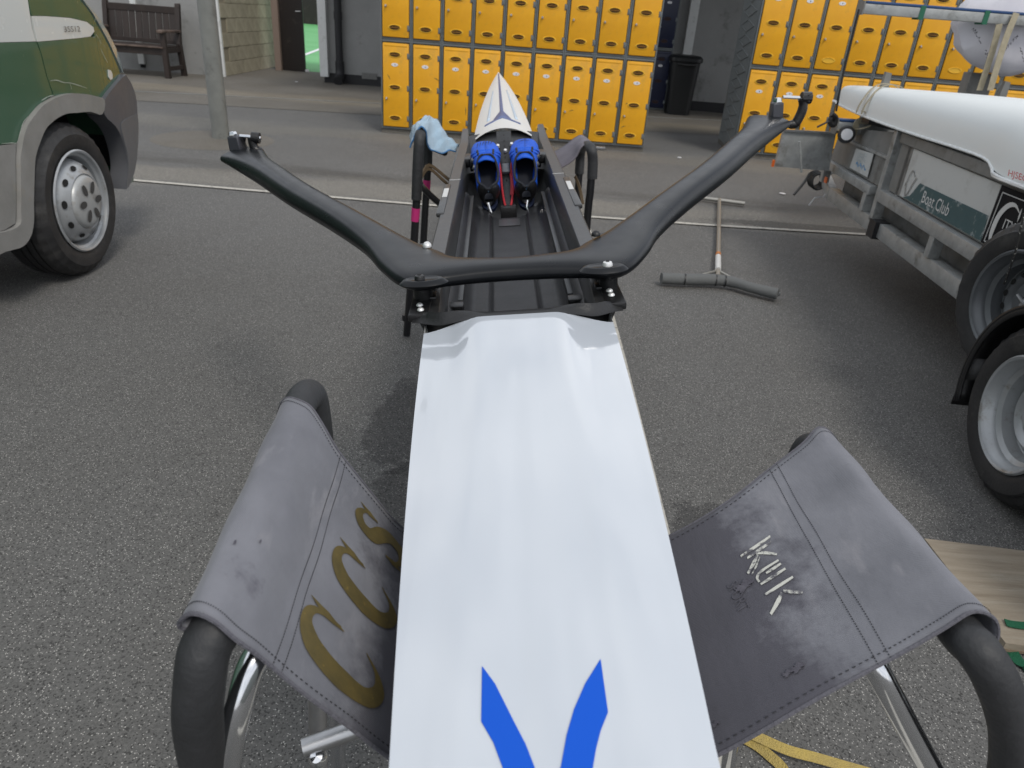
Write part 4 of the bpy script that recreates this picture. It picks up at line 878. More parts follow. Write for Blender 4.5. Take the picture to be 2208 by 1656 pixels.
q = MB(); q.strap([YP(1872, 262, AY-.05), YP(1850, 262, AY-.055), YP(1842, 285, AY-.06), YP(1833, 300, AY-.06)], .035, (.8, .1, .4), .006, smooth=5); part('webbing', q, M['webbing'], t)
q = MB(); q.box(bk+Vector((.002, -.008, 0)), (.036, .02, .05), bv=.005); q.tube([bk+Vector((-.02, -.022, .02)), bk+Vector((.022, -.022, .02))], .006, 8); q.tube([bk+Vector((-.02, -.022, -.015)), bk+Vector((.022, -.022, -.015))], .005, 8); part('buckle', q, M['steel'], t)
# wrapped boat on the upper arm
TSH = -.28
wb = thing('wrapped_boat', 'boat end wrapped in white printed fabric behind the upper trailer arm', 'boat', (3.0, 5.2, 1.2))
prof2 = [(2.523, 1.53), (2.47, 1.42), (2.50, 1.345), (2.555, 1.265), (2.665, 1.19), (2.86, 1.143), (3.03, 1.18), (3.25, 1.25), (3.38, 1.42), (3.28, 1.56), (3.0, 1.66), (2.7, 1.64)]
cen = Vector((2.92, 0, 1.40)); ys = [(4.92, .05), (4.93, .6), (4.97, .9), (5.04, 1.0), (5.6, 1.04), (6.4, 1.0), (7.2, .9)]
q = MB(); PP = crom([Vector((a_, b_, 0)) for a_, b_ in prof2+[prof2[0]]], 3)[:-1]; npf = len(PP); random.seed(11)
V = []
for j, (yy, sc_) in enumerate(ys):
    for k, p in enumerate(PP):
        wob = 1+.012*math.sin(k*1.7+j*2.1)+.01*math.sin(k*.9); V.append((cen.x+(p.x-cen.x)*sc_*wob*1.0+(yy-4.93)*.62+TSH*.60, yy+TSH, cen.z+(p.y-cen.z)*sc_*wob))
q.add(V, [(j*npf+k, j*npf+(k+1) % npf, (j+1)*npf+(k+1) % npf, (j+1)*npf+k) for j in range(len(ys)-1) for k in range(npf)]+[tuple(range(npf))]); part('fabric_wrap', q, M['tarp'], wb, ang=60)
q = MB(); rnd = random.Random(5)
for (x0_, z0_, x1_, z1_) in ((2.60, 1.37, 2.68, 1.30), (2.71, 1.27, 2.76, 1.19), (2.86, 1.36, 2.80, 1.25), (2.90, 1.30, 2.95, 1.22), (2.70, 1.55, 2.80, 1.62), (2.92, 1.52, 3.0, 1.60)):
    for k in range(7):
        f_ = k/7; x_ = x0_+(x1_-x0_)*f_; z_ = z0_+(z1_-z0_)*f_; stroke_mb(q, [(x_, z_), (x_+rnd.uniform(.004, .014), z_+rnd.uniform(-.012, .012)), (x_+.01, z_-.006)], [.002, .004, .002], lambda x, z: (x+TSH*.6, 4.905+TSH, z))
part('fabric_print', q, mat('black_print', (.03, .03, .04), .6), wb, smooth=False)
q = MB(); q.strap([YP(2192, 28, AY-.05), YP(2178, 60, AY-.055), YP(2160, 110, AY-.06), YP(2135, 195, AY-.06)], .035, (1, 0, .2), .004, smooth=2)
t = thing('tie_down_strap', 'pale webbing straps hanging from the upper trailer arm in front of the wrapped boat', 'strap', (2.6, AY, .9)); part('webbing', q, M['webbing'], t)
q = MB(); q.strap([YP(2155, 52, AY-.04), YP(2140, 110, AY-.02), YP(2112, 195, AY-.02)], .035, (1, 0, .2), .004, smooth=2); part('webbing', q, M['webbing'], t)

# ================================================================ OUR SCULL
BM = Matrix.Identity(4)
for i in range(3): BM[i][0] = BL[i]; BM[i][1] = BA[i]; BM[i][2] = BW[i]; BM[i][3] = BO[i]
boat = thing('single_scull', 'white single scull with black carbon cockpit resting on two sling trestles', 'boat', m=BM)
# local coordinates are (u, s, w)
def sm(x): x = max(0, min(1, x)); return x*x*(3-2*x)
def halfw(s):
    x = -s
    if x <= 0: return .150
    if x < .78: return .150-.03*x-.031*x*x
    return max(.012, .1077-.056*(x-.78))
def deckw(s, u):
    f = 1-sm(-s/1.05); hw = halfw(s); a_ = abs(u)
    hump = .015*(1-sm((a_-.055)/.095)) - .0035*(1-sm(-s/.6))*math.exp(-((a_-.112-.08*s)/.022)**2)
    return hump*f + .004*(1-(a_/max(hw, .01))**2)*(1-f)
q = MB()
NU = 32
def deckf(i, j):
    s = -.040-2.92*(i**1.15); hw = halfw(s); u = (j*2-1)*hw; return Vector((u, s+(.018-.0*abs(u))*0, deckw(s, u)))
def decktop(i, j):
    p = deckf(i, j)
    if i < .2: # front edge follows the curve of the coaming
        k = (1-i/.2); p.y += k*.020*(1-sm((abs(p.x)-.10)/.05))
    return p
q.grid(decktop, 70, NU); dko = part('bow_deck', q, M['deck'], boat, False, ang=180)
def chevpt(px, py):
    s, u = LP(px, py, .004); return (u, s)
chl = [(1040, 1442), (1068, 1480), (1108, 1560), (1134, 1610), (1152, 1656), (1165, 1700), (1100, 1700), (1083, 1656), (1064, 1605), (1038, 1560)]
chr_ = [(1295, 1427), (1311, 1540), (1295, 1580), (1285, 1620), (1279, 1656), (1272, 1700), (1198, 1700), (1210, 1656), (1222, 1590), (1238, 1535), (1262, 1480)]
for nm, cc in (('deck_chevron', chl), ('deck_chevron', chr_)):
    q = MB(); q.plate([chevpt(*p) for p in cc], lambda u, s, d: (u, s, deckw(s, u)+.0008-d), .0005, .012); part(nm, q, M['bluevinyl'], dko, False, smooth=False)
def sdhw(s):
    f = max(0, min(1, (s-1.82)/(5.44-1.82))); return max(.002, .117*(1-f**1.75))
# hull below the deck line and cockpit sides
def hullsec(s):
    if s <= 0: hw = halfw(s); dp = .175*(hw/.15)**.7
    elif s < 1.9: hw = .150; dp = .175
    else: f = (s-2.0)/3.44; hw = sdhw(s)+.001; dp = .175*(1-max(0, f)**1.6)+.01
    return hw, dp
ss_ = [-2.96, -2.7, -2.3, -1.9, -1.4, -1.0, -.78, -.5, -.25, 0, .5, 1.0, 1.6, 1.88, 2.0, 2.4, 2.9, 3.4, 4.0, 4.5, 5.0, 5.3, 5.44]
def gz(s): return -.004 if s <= 2.0 else -.004-.0*(s-2)
V = []; NS = 18
for s in ss_:
    hw, dp = hullsec(s)
    for k in range(NS+1):
        a_ = math.pi*k/NS; V.append((-(hw+.001)*math.cos(a_)**1 if True else 0, s, gz(s)-dp*math.sin(a_)**.85))
q = MB(); q.add(V, [(i*(NS+1)+k, i*(NS+1)+k+1, (i+1)*(NS+1)+k+1, (i+1)*(NS+1)+k) for i in range(len(ss_)-1) for k in range(NS)]); part('hull', q, M['boatwhite'], boat, False, ang=80)
# carbon saxboards: outer skin, top flange, inner wall
def gun_u(s):
    return .163+.010*sm(s/.3) - .004*sm((s-1.2)/.9)
for sg in (-1, 1):
    sec = [(-.022, -.055), (-.003, -.010), (0, .004), (-.004, .008), (-.034, .008), (-.038, .003), (-.040, -.05), (-.046, -.13)]
    st_s = [.02+.05*k for k in range(42)]; V = []
    for s in st_s:
        e = sm((s-1.75)/.35)
        for (du, dw) in sec: V.append((sg*(gun_u(s)+du*(1-.35*e)), s, dw+.014*e))
    n8 = len(sec); q = MB(); q.add(V, [(i*n8+k, i*n8+k+1, (i+1)*n8+k+1, (i+1)*n8+k) for i in range(len(st_s)-1) for k in range(n8-1)]+[tuple(range(n8)), tuple(range((len(st_s)-1)*n8, len(st_s)*n8))]); sb = part('saxboard', q, M['twill'], boat, False, ang=40)
    # white maker sticker block and step
    q = MB(); q.box((sg*(gun_u(.85)-.002), .86, .0055), (.020, .34, .012), bv=.004); st_o = part('saxboard_cap', q, M['twill'], sb, False)
    q = MB()
    for k in range(5):
        q.box((sg*(gun_u(.9)-.003), .88+k*.020, .0121), (.010, .013, .0006)); 
    q.box((sg*(gun_u(.9)-.003), .915, .0119), (.0135, .105, .0004)); part('maker_sticker', q, [M['signwhite']], st_o, False, smooth=False)
    q = MB(); q.box((sg*(gun_u(1.1)-.020), 1.10, .0084), (.034, .0025, .0008)); part('index_mark', q, M['signwhite'], sb, False)
    # bolted rail pads at the bow end
    q = MB(); q.box((sg*.162, .075, .004), (.034, .12, .014), bv=.003); q.box((sg*.150, .10, .010), (.026, .03, .008), bv=.003); rp_ = part('rail_pad', q, M['blackp'], boat, False)
    for k_ in (0, 1):
        sb_, ub_ = LP(*(((907, 668), (905, 658)) if sg < 0 else ((1318, 636), (1314, 627)))[k_], .013)
        q = MB(); q.lathe([(.0001, .0045), (.003, .0042), (.0055, .002), (.006, 0)], (ub_, sb_, .0125), (0, 0, 1), 16); part('bolt', q, M['zinc'], rp_, False)
# cockpit floor moulding with slots, tracks
q = MB()
def floorf(i, j):
    s = .0+1.22*i; u = (j*2-1)*.132; a_ = abs(u); w_ = -.105 + .050*sm((a_-.085)/.05)
    end = 1.22-.16*sm((.09-a_)/.06)*1.0; s = min(s*1.0, 1e9)*1.0; s = s*(end/1.22)
    w_ += -.006*math.exp(-((a_-.052)/.004)**2)
    if s < .30: w_ += .020*math.exp(-((u)/.032)**2)*sm((.30-s)/.25)
    return (u, s, w_)
q.grid(floorf, 60, 80); part('seat_deck', q, M['blackm'], boat, False, ang=60)
q = MB(); q.grid(lambda i, j: (lambda a_: (-hullsec(.02+2.0*i)[0]*.95*math.cos(a_), .02+2.0*i, -.006-(hullsec(.02+2.0*i)[1]-.006)*math.sin(a_)**.85*.96))(math.pi*j), 20, 24); part('hull_lining', q, M['twill'], boat, False, ang=80)
q = MB(); q.box((0, 1.0, -.1035), (.062, .075, .0015)); part('floor_patch', q, mat('grey_tape', (.040, .041, .043), .3), boat, False)
q = MB(); q.tube([(-.045, .18, -.1045), (-.02, .155, -.1035), (.02, .155, -.1035), (.045, .18, -.1045)], .0015, 6, smooth=4); part('hatch_seam', q, M['plinth'], boat, False)
for sg in (-1, 1):
    q = MB(); q.box((sg*.112, .76, -.078), (.012, .94, .016), bv=.002); q.box((sg*.126, .76, -.078), (.010, .94, .018), bv=.002); q.box((sg*.119, .76, -.084), (.026, .94, .005)); tk = part('seat_track', q, mat('track_grey', (.045, .047, .05), .35, .3), boat, False)
    q = MB(); q.box((sg*.118, .235, -.070), (.034, .030, .026), bv=.004); q.box((sg*.118, .221, -.088), (.026, .02, .02), bv=.003); part('track_stop', q, M['blackp'], tk, False)
# bilge below everything, foot well
q = MB(); q.grid(lambda i, j: ((j*2-1)*.100, .95+1.2*i, -.135-.02*math.cos((j-.5)*math.pi)+.12*sm((i-.62)/.38)), 20, 16); part('foot_well', q, M['blackm'], boat, False, ang=60)
q = MB(); q.box((-.134, .13, -.03), (.003, .13, .05)); lb = part('hull_plate_sticker', q, M['label'], boat, False); lb['label'] = 'white sticker with blue print inside the bow end of the cockpit'
q = MB()
for k in range(4): q.box((-.1320, .09+k*.028, -.032), (.001, .016, .012))
part('sticker_print', q, M['bluescribble'], lb, False, smooth=False)
# coaming (splash lip)
q = MB()
def coam(i, j):
    u = (i*2-1)*.172; a_ = abs(u); base = .015*(1-sm((a_-.055)/.095)); s0 = -.010+.028*sm((a_-.11)/.06)
    lift = -.005+.012*sm((a_-.045)/.075); sweep = (.0 if j < .5 else 1)
    prof = [(-.014, .001), (-.008, .003), (-.002, .006+lift*.6), (.005, .009+lift), (.008, .008+lift), (.009, .002), (.008, -.02)]
    p = prof[int(round(j*6))]
    fade = 1-.80*sm((a_-.140)/.034)
    return (u, s0+p[0]*1.0, base*.95+p[1]*fade-.002*(1-sm((a_-.05)/.06)))
q.grid(coam, 60, 6); part('splash_coaming', q, M['blackp'], boat, False, ang=50)
# stern deck
def sdw(s, u):
    hw = sdhw(s); a_ = min(1, abs(u)/max(hw, .003)); return .006+.034*(1-a_**2)*(1-.6*(s-1.8)/3.6)*min(1, hw/.05)
q = MB()
def sdf(i, j):
    s = 1.80+(5.44-1.80)*i; hw = sdhw(s)
    if i < .06: hw *= .93+.07*sm(i/.05)
    u = (j*2-1)*hw; p = [u, s, sdw(s, u)]
    if i < .2: p[1] += (1-i/.2)*(.085*(1-(abs(u)/.128)**2)**.8 if abs(u) < .128 else 0)
    return p
q.grid(sdf, 50, 20); sdk = part('stern_deck', q, M['sternwhite'], boat, False, ang=120)
q = MB(); q.plate([(-.004, 5.2), (.004, 5.2), (.008, 2.45), (.040, 2.16), (.075, 2.10), (.075, 2.06), (.045, 2.10), (0, 2.20), (-.045, 2.10), (-.075, 2.06), (-.075, 2.10), (-.040, 2.16), (-.008, 2.45)], lambda u, s, d: (u, s, sdw(s, u)+.002-d), .001, .1); part('deck_stripe', q, M['bluefaded'], sdk, False, ang=120)
for sg in (-1, 1):
    q = MB(); q.plate([(sg*.055, 2.2), (sg*.068, 2.2), (sg*.045, 3.6), (sg*.038, 3.6)], lambda u, s, d: (u, s, sdw(s, u)+.0015-d), .0008, .1); part('deck_smear', q, mat('faint_blue_smear', (.50, .60, .70), .4), sdk, False, ang=120)
# black bulkhead ramp between the stern deck and the shoes
q = MB(); q.grid(lambda i, j: ((j*2-1)*.140, 1.52+.40*i, .012*sm(i*1.2)-.058*(1-i)+.012*(1-((j*2-1))**2)), 10, 14); part('footwell_cover', q, M['blackm'], boat, False, ang=60)
q = MB(); q.box((0, 1.70, .004), (.062, .055, .020), bv=.004); q.box((0, 1.665, -.002), (.026, .045, .014), bv=.004); lt = part('latch', q, M['blackp'], boat, False)
for sg in (-1, 1):
    q = MB(); q.lathe([(.0001, .002), (.003, .001)], (sg*.022, 1.69, .0145), (0, 0, 1), 10); part('screw', q, M['chrome'], lt, False)
    q = MB(); q.box((sg*.128, 1.48, -.005), (.022, .11, .030), bv=.005); q.box((sg*.116, 1.50, -.02), (.012, .08, .04), bv=.004); part('footboard_bracket', q, M['blackp'], boat, False)

# rigger -----------------------------------------------------------
rg = thing('wing_rigger', 'black carbon wing rigger bolted across the cockpit of the scull', 'rigger', m=BM)
ST = [  # s, u, dir angle of chord (s,u), half chord, half thick, w
 (.102, 0, (1, 0), .034, .0165, .050), (.105, .06, (1, -.05), .040, .017, .050), (.112, .110, (1, -.12), .054, .0175, .049), (.128, .152, (.95, -.3), .080, .019, .048), (.190, .198, (.78, -.62), .060, .0195, .051),
 (.275, .248, (.62, -.78), .043, .0215, .057), (.42, .345, (.56, -.83), .036, .025, .070), (.62, .485, (.56, -.83), .036, .026, .088), (.80, .60, (.56, -.83), .038, .027, .105), (.90, .665, (.62, -.78), .045, .0250, .115), (.972, .708, (.80, -.6), .062, .0210, .124), (1.025, .738, (.88, -.45), .080, .016, .129)]
full = [(s, -u, (c[0], -c[1]), a, b, w_) for (s, u, c, a, b, w_) in ST[:0:-1]]+ST
cp = crom([Vector((f[0], f[1], f[5])) for f in full], 5); cc_ = crom([Vector((f[2][0], f[2][1], 0)) for f in full], 5); ca_ = crom([Vector((f[3], f[4], 0)) for f in full], 5)
V = []; NS = 28
for p, c_, a_ in zip(cp, cc_, ca_):
    c_ = c_.normalized()
    for k in range(NS):
        th = 2*math.pi*k/NS; x_ = a_.x*math.copysign(abs(math.cos(th))**.8, math.cos(th)); z_ = a_.y*math.copysign(abs(math.sin(th))**.8, math.sin(th))
        V.append((p.y+c_.y*x_, p.x+c_.x*x_, p.z+z_))
n_ = len(cp); q = MB(); q.add(V, [(i*NS+k, i*NS+(k+1) % NS, (i+1)*NS+(k+1) % NS, (i+1)*NS+k) for i in range(n_-1) for k in range(NS)]+[tuple(range(NS)), tuple(range((n_-1)*NS, n_*NS))]); part('wing', q, M['rig'], rg, False, ang=50)
for sg in (-1, 1):
    bs_, bu_ = LP(905 if sg < 0 else 1310, 602 if sg < 0 else 573, .066)
    q = MB(); nb_ = 24; q.add([(bu_-sg*.006+rx*math.cos(2*math.pi*k/nb_), bs_+ry*math.sin(2*math.pi*k/nb_), ww_) for rx, ry, ww_ in ((.040, .022, .060), (.033, .0165, .0660), (.028, .0130, .0672), (.025, .011, .0664)) for k in range(nb_)], [(r_*nb_+k, r_*nb_+(k+1) % nb_, (r_+1)*nb_+(k+1) % nb_, (r_+1)*nb_+k) for r_ in range(3) for k in range(nb_)]+[tuple(range(3*nb_, 4*nb_))]); part('bolt_boss', q, M['rig'], rg, False, ang=70)
    q = MB(); q.lathe([(.0001, .004), (.004, .0045), (.0070, .0033), (.0085, 0), (.0085, -.006)], (bu_, bs_, .0690), (0, 0, 1), 18); bo_ = part('bolt', q, M['blackp'] if sg < 0 else M['zinc'], rg, False)
    q = MB(); q.lathe([(.0001, .0001), (.0035, .0001), (.0035, -.002)], (bu_, bs_, .0738), (0, 0, 1), 6); part('hex_socket', q, M['darkgap'], bo_, False)
    s2, u2 = LP(922 if sg < 0 else 1285, 539 if sg < 0 else 515, .06)
    q = MB(); q.lathe([(.0001, .006), (.004, .0050), (.0068, .002), (.0082, 0), (.0082, -.004)], (u2, s2, .070), (0, 0, 1), 18); part('bolt', q, M['zinc'] if sg < 0 else M['blackp'], rg, False)
    q = MB(); q.tube([(sg*.160, .095, .040), (sg*.160, .095, .005)], .016, 20); q.box((sg*.158, .20, .020), (.030, .12, .022), bv=.005); q.tube([(sg*.172, .245, .03), (sg*.172, .245, .060)], .012, 16); part('mount_foot', q, M['blackp'], rg, False)
    # pin block + gate
    def P_(ds, du, dw): return (sg*((.748 if sg < 0 else .756)+du), 1.00+ds, .143+dw)
    q = MB(); q.plate([(-.019, -.006), (.019, -.006), (.017, .036), (-.017, .038)], lambda x, z, d: P_(.025+x*.4+d-.02, x, z), .034, .1); pb_ = part('pin_block', q, mat('grey_block', (.045, .047, .058), .5), rg, False, bevel=.005)
    q = MB(); q.lathe([(.0001, .012), (.010, .011), (.012, .004), (.012, 0)], P_(.018, 0, .037), (0, 0, 1), 6); part('pin_nut', q, M['chrome'], pb_, False)
# oarlocks: built where they stand in the photograph, own depth
def gate(name_lab, pxs, sg):
    s0 = 1.02
    def Q(px, py, ds=0.):
        d = ray(px, py); o = BO+BA*(s0+ds); tt = BA.dot(o-cam_o)/BA.dot(d); q_ = cam_o+d*tt-BO; return Vector((q_.dot(BL), q_.dot(BA), q_.dot(BW)))
    o = thing('oarlock', name_lab, 'oarlock', m=BM, group='oarlocks on the rigger')
    if sg < 0:
        q = MB(); q.tube([Q(520, 296, .01), Q(524, 312, .01), Q(532, 328, .01)], [.012, .009, .010], 10, smooth=3); q.tube([Q(543, 296), Q(547, 315), Q(558, 330), Q(563, 338)], [.012, .012, .016, .012], 12, smooth=3); part('gate_frame', q, M['blackp'], o, False)
        q = MB(); q.tube([Q(517, 293), Q(544, 295)], .0045, 10); part('gate_bar', q, M['chrome'], o, False)
        q = MB(); q.tube([Q(543, 296), Q(560, 298)], .015, 14); q.tube([Q(551, 289), Q(552, 296)], .008, 8); kb = part('knurled_nut', q, M['blackp'], o, False)
        q = MB(); e_ = Q(560, 298); q.lathe([(.0001, .003), (.005, .002), (.006, 0)], e_, (.9, -.4, 0), 12); part('screw_end', q, M['chrome'], kb, False)
    else:
        q = MB(); q.tube([Q(1727, 212), Q(1732, 222), Q(1729, 240), Q(1718, 262), Q(1712, 268), Q(1692, 268)], [.010, .012, .013, .013, .012, .009], 12, smooth=3); part('gate_frame', q, M['blackp'], o, False)
        q = MB(); q.tube([Q(1688, 209), Q(1726, 211)], .0045, 10); part('gate_bar', q, M['chrome'], o, False)
        q = MB(); q.tube([Q(1728, 211), Q(1748, 211)], .016, 10); q.tube([Q(1740, 203), Q(1740, 219)], .015, 8); part('knurled_nut', q, M['blackp'], o, False)
        q = MB(); q.tube([Q(1690, 255, .02), Q(1672, 285, .02), Q(1668, 292, .02)], [.010, .012, .008], 8); part('stay_end', q, M['blackp'], o, False)
gate('black plastic oarlock with steel bar on the lower left rigger tip', None, -1)
gate('black plastic oarlock with steel bar on the raised right rigger tip', None, 1)

# shoes -----------------------------------------------------------
fs = thing('foot_stretcher', 'black adjustable foot plate between the two blue rowing shoes', 'stretcher', m=BM)
def FP(u, l, h): # foot plate frame: l along plate from heel, h normal
    ca, sa = math.cos(R(31)), math.sin(R(31)); return Vector((u, 1.16+l*ca-h*sa, -.118+l*sa+h*ca))
q = MB(); q.grid(lambda i, j: FP((j*2-1)*.024, .02+.31*i, .004+.004*(1-(j*2-1)**2)), 10, 4); q.box(FP(0, .2, -.004), (.05, .38, .008), rot=Matrix.Rotation(R(31), 3, 'X'), bv=.002); part('spine', q, M['blackp'], fs, False)
for (u, l) in ((-.022, .30), (.024, .305), (.002, .275), (.026, .235)):
    q = MB(); c_ = FP(u, l, .010); nrm = (FP(0, 0, 1)-FP(0, 0, 0)); q.lathe([(.0001, .010), (.005, .008), (.0065, .002), (.0065, 0)], c_, nrm, 14); part('bolt', q, M['zinc'], fs, False)
for k in range(9):
    q = MB(); q.lathe([(.0001, .0005), (.0025, .0005)], FP(0, .14+k*.027, .0095), nrm, 8); part('adjuster_hole', q, M['darkgap'], fs, False)
q = MB(); q.box(FP(0, .185, .016), (.026, .04, .014), rot=Matrix.Rotation(R(31), 3, 'X'), bv=.003); part('catch', q, M['rim_grey'], fs, False)
q = MB(); q.tube([FP(-.030, .245, .02), FP(-.022, .215, .02), FP(-.018, .18, .014), FP(-.016, .10, .012), FP(-.010, .03, .012), FP(0, .015, .012), FP(.010, .03, .012), FP(.018, .10, .012), FP(.016, .18, .014), FP(.022, .215, .02), FP(.032, .245, .02)], .0035, 8, smooth=4); part('release_cord', q, M['redcord'], fs, False)
q = MB(); q.strap([FP(.016, .18, .014), FP(.018, .12, .013), FP(.014, .07, .012)], .012, (1, 0, 0), .002); part('release_strap', q, M['redcord'], fs, False)
q = MB(); q.box(FP(0, .0, .0), (.05, .03, .05), bv=.004); q.box(FP(-.012, -.03, -.005), (.010, .05, .014)); q.box(FP(.012, -.03, -.005), (.010, .05, .014)); part('heel_bracket', q, M['blackp'], fs, False)

def make_shoe(label, sg):
    t = thing('rowing_shoe', label, 'shoe', m=BM, group='rowing shoes in the cockpit')
    L_ = .285; u0 = sg*.058
    def width(y):
        f = y/L_; pts = [(0, .016), (.04, .029), (.12, .036), (.3, .0385), (.5, .0405), (.68, .0475), (.82, .0455), (.92, .036), (.97, .024), (1, .004)]
        for (a1, b1), (a2, b2) in zip(pts, pts[1:]):
            if f <= a2: k = (f-a1)/(a2-a1); return b1+(b2-b1)*k
        return .004
    def height(y):
        f = y/L_; pts = [(0, .055), (.04, .075), (.2, .072), (.4, .072), (.5, .078), (.62, .066), (.8, .048), (.92, .036), (1, .012)]
        for (a1, b1), (a2, b2) in zip(pts, pts[1:]):
            if f <= a2: k = (f-a1)/(a2-a1); return b1+(b2-b1)*k
        return .012
    def open_(y):
        f = y/L_
        if f < .015 or f > .54: return 0
        return max(0, math.sin(math.pi*min(1, (f-.015)/.525)))**.55*.66*math.pi/2
    lat = lambda y: u0+sg*(.010*(y/L_)**2)      # toes splay a little
    V = []; NY, NA = 44, 26
    for i in range(NY+1):
        y = L_*i/NY; w_ = width(y); h_ = height(y); op = open_(y)
        for k in range(NA+1):
            # angle from the left rim, down round the sole, up to the right rim
            a0 = math.pi/2+op; a1 = math.pi/2-op+2*math.pi; th = a0+(a1-a0)*k/NA
            cx_, sx_ = math.cos(th), math.sin(th)
            V.append(FP(lat(y)+w_*math.copysign(abs(cx_)**.85, cx_), .03+y, .008+h_*.5+h_*.5*math.copysign(abs(sx_)**.85, sx_)))
    q = MB(); q.add(V, [(i*(NA+1)+k, i*(NA+1)+k+1, (i+1)*(NA+1)+k+1, (i+1)*(NA+1)+k) for i in range(NY) for k in range(NA)])
    for f_i, f in enumerate(q.f):
        i = f_i//NA; k = f_i % NA
        if i < NY*.30: q.mi[f_i] = 1 if k > NA*.25 and k < NA*.75 else (1 if i < NY*.10 else 0)
        elif NA*.36 < k < NA*.64: q.mi[f_i] = 1
    up_ = part('upper', q, [M['shoe'], M['blackp']], t, False, ang=80)
    so = up_.modifiers.new('s', 'SOLIDIFY'); so.thickness = .0035; so.offset = -1
    # insole / dark inside
    q = MB(); q.plate([(lat(y)+sgn*(width(y)-.007), y) for sgn, ys_ in ((1, [L_*k/14 for k in range(1, 14)]), (-1, [L_*k/14 for k in range(13, 0, -1)])) for y in ys_], lambda u, y, d: FP(u, .03+y, .018-d), .003, .02); ins = part('insole', q, M['shoe_dark'], t, False)
    q = MB(); stroke_mb(q, [(lat(.06)-.008, .050), (lat(.06)+.008, .056), (lat(.06)-.006, .066), (lat(.06)+.010, .072)], [.002, .003, .002], lambda u, y: FP(u, .03+y, .0195)); part('insole_print', q, mat('dim_blue_print', (.02, .08, .14), .7), ins, False)
    # collar rim
    rim = []
    for side_ in (0, 1):
        rng = range(1, int(NY*.55)) if side_ == 0 else range(int(NY*.55)-1, 0, -1)
        for i in rng: rim.append(V[i*(NA+1)+(0 if side_ == 0 else NA)])
    rim.append(rim[0]); q = MB(); q.tube(rim, .0042, 8, cap=False); part('collar', q, M['shoe_dark'], t, False)
    # tongue and straps
    q = MB(); q.grid(lambda i, j: FP(lat(.15)+(j*2-1)*.024, .03+.115+.06*i, .078-.008*i-.010*(j*2-1)**2+(.012*(1-i))), 6, 8); tg = part('tongue', q, M['shoe'], t, False); s_ = tg.modifiers.new('s', 'SOLIDIFY'); s_.thickness = .004
    for y in (.172, .192):
        w_ = width(y); h_ = height(y)
        q = MB(); pts = []
        for k in range(13):
            th = R(8+164*k/12); cx_, sx_ = math.cos(th), math.sin(th); pts.append(FP(lat(y)+(w_+.002)*math.copysign(abs(cx_)**.85, cx_), .03+y-.01*math.sin(th), .010+h_*.5+(h_*.5+.0015)*abs(sx_)**.85))
        q.strap(pts, .010, (0, .86, .5), .0012, smooth=0); st__ = part('strap', q, M['shoe'], t, False)
        for k in (4, 8):
            q = MB(); q.box(pts[k], (.007, .011, .006), rot=Matrix.Rotation(R(31), 3, 'X'), bv=.0015); part('lace_guide', q, M['blackp'], st__, False)
    for y in (.13, .165):
        w_ = width(y); q = MB(); q.lathe([(.0001, .008), (.008, .008), (.009, 0)], FP(lat(y)+sg*(w_*.93), .03+y, .050), (sg*.9, 0, .45), 14); part('dial', q, M['rim_grey'], t, False)
    q = MB(); q.tube([FP(lat(0)-sg*-.004, .022, .030), FP(lat(0), .004, .020), FP(lat(0)+.004, -.004, .012)], .0045, 8); part('heel_tie', q, M['chrome'], t, False)
    q = MB(); q.plate([(lat(0)+.026*math.cos(a__), .055+.04*math.sin(a__)) for a__ in [2*math.pi*k/18 for k in range(18)]], lambda u, y, d: FP(u, y, .006-d), .012, .02); part('heel_cup', q, mat('dark_blue_cup', (.003, .008, .03), .5), t, False)
    if sg < 0:
        q = MB()
        for k in range(6):
            x_ = lat(.22)-.024+k*.009; pts = [(x_-.002, .222+.004*k-.01), (x_+.002, .245+.003*k), (x_+.001, .232+.003*k)]
            stroke_mb(q, pts, [.001, .003, .002], lambda u, y: FP(u, .03+y, .0095+height(y)*(.5+.5*(max(0, 1-((u-lat(y))/width(y))**2))**.43)+.0006))
    else:
        q = MB(); pts = [(lat(.24)-.02, .235), (lat(.24), .248), (lat(.24)+.018, .240)]
        stroke_mb(q, pts, [.001, .004, .001], lambda u, y: FP(u, .03+y, .0095+height(y)*(.5+.5*(max(0, 1-((u-lat(y))/width(y))**2))**.43)+.0006))
    part('upper_print', q, mat('black_shoe_print', (.005, .008, .02), .6), t, False)
    return t
make_shoe('left blue rowing shoe with black script on its toe fixed in the cockpit', -1)
make_shoe('right blue rowing shoe with a black flash mark on its toe in the cockpit', 1)

# ================================================================ NEAR SLING TRESTLE
ns_ = thing('boat_sling', 'folding trestle with stained grey canvas sling and chrome legs under the near hull', 'trestle', (.08, .53, 0))
# profile of the canvas across (x, z) at the near edge and the far edge
PN = [(-.196, .843), (-.2245, .856), (-.213, .877), (-.193, .876), (-.178, .856), (-.160, .818), (-.118, .766), (-.079, .720), (-.02, .675), (.06, .655), (.14, .68), (.200, .722), (.275, .768), (.345, .798), (.390, .822), (.414, .834), (.434, .826), (.439, .806), (.41, .795)]
PF = [(-.222, .840), (-.2555, .852), (-.245, .875), (-.222, .877), (-.203, .856), (-.180, .820), (-.145, .763), (-.112, .718), (-.06, .675), (.03, .655), (.12, .68), (.190, .722), (.255, .765), (.318, .796), (.360, .822), (.384, .834), (.407, .826), (.414, .806), (.39, .793)]
YN = [.385, .376, .370, .366, .368, .378, .382, .384, .39, .395, .40, .408, .432, .458, .474, .482, .480, .476, .47]
YF = [.695, .696, .692, .682, .672, .666, .670, .678, .69, .69, .69, .688, .704, .744, .768, .788, .792, .788, .78]
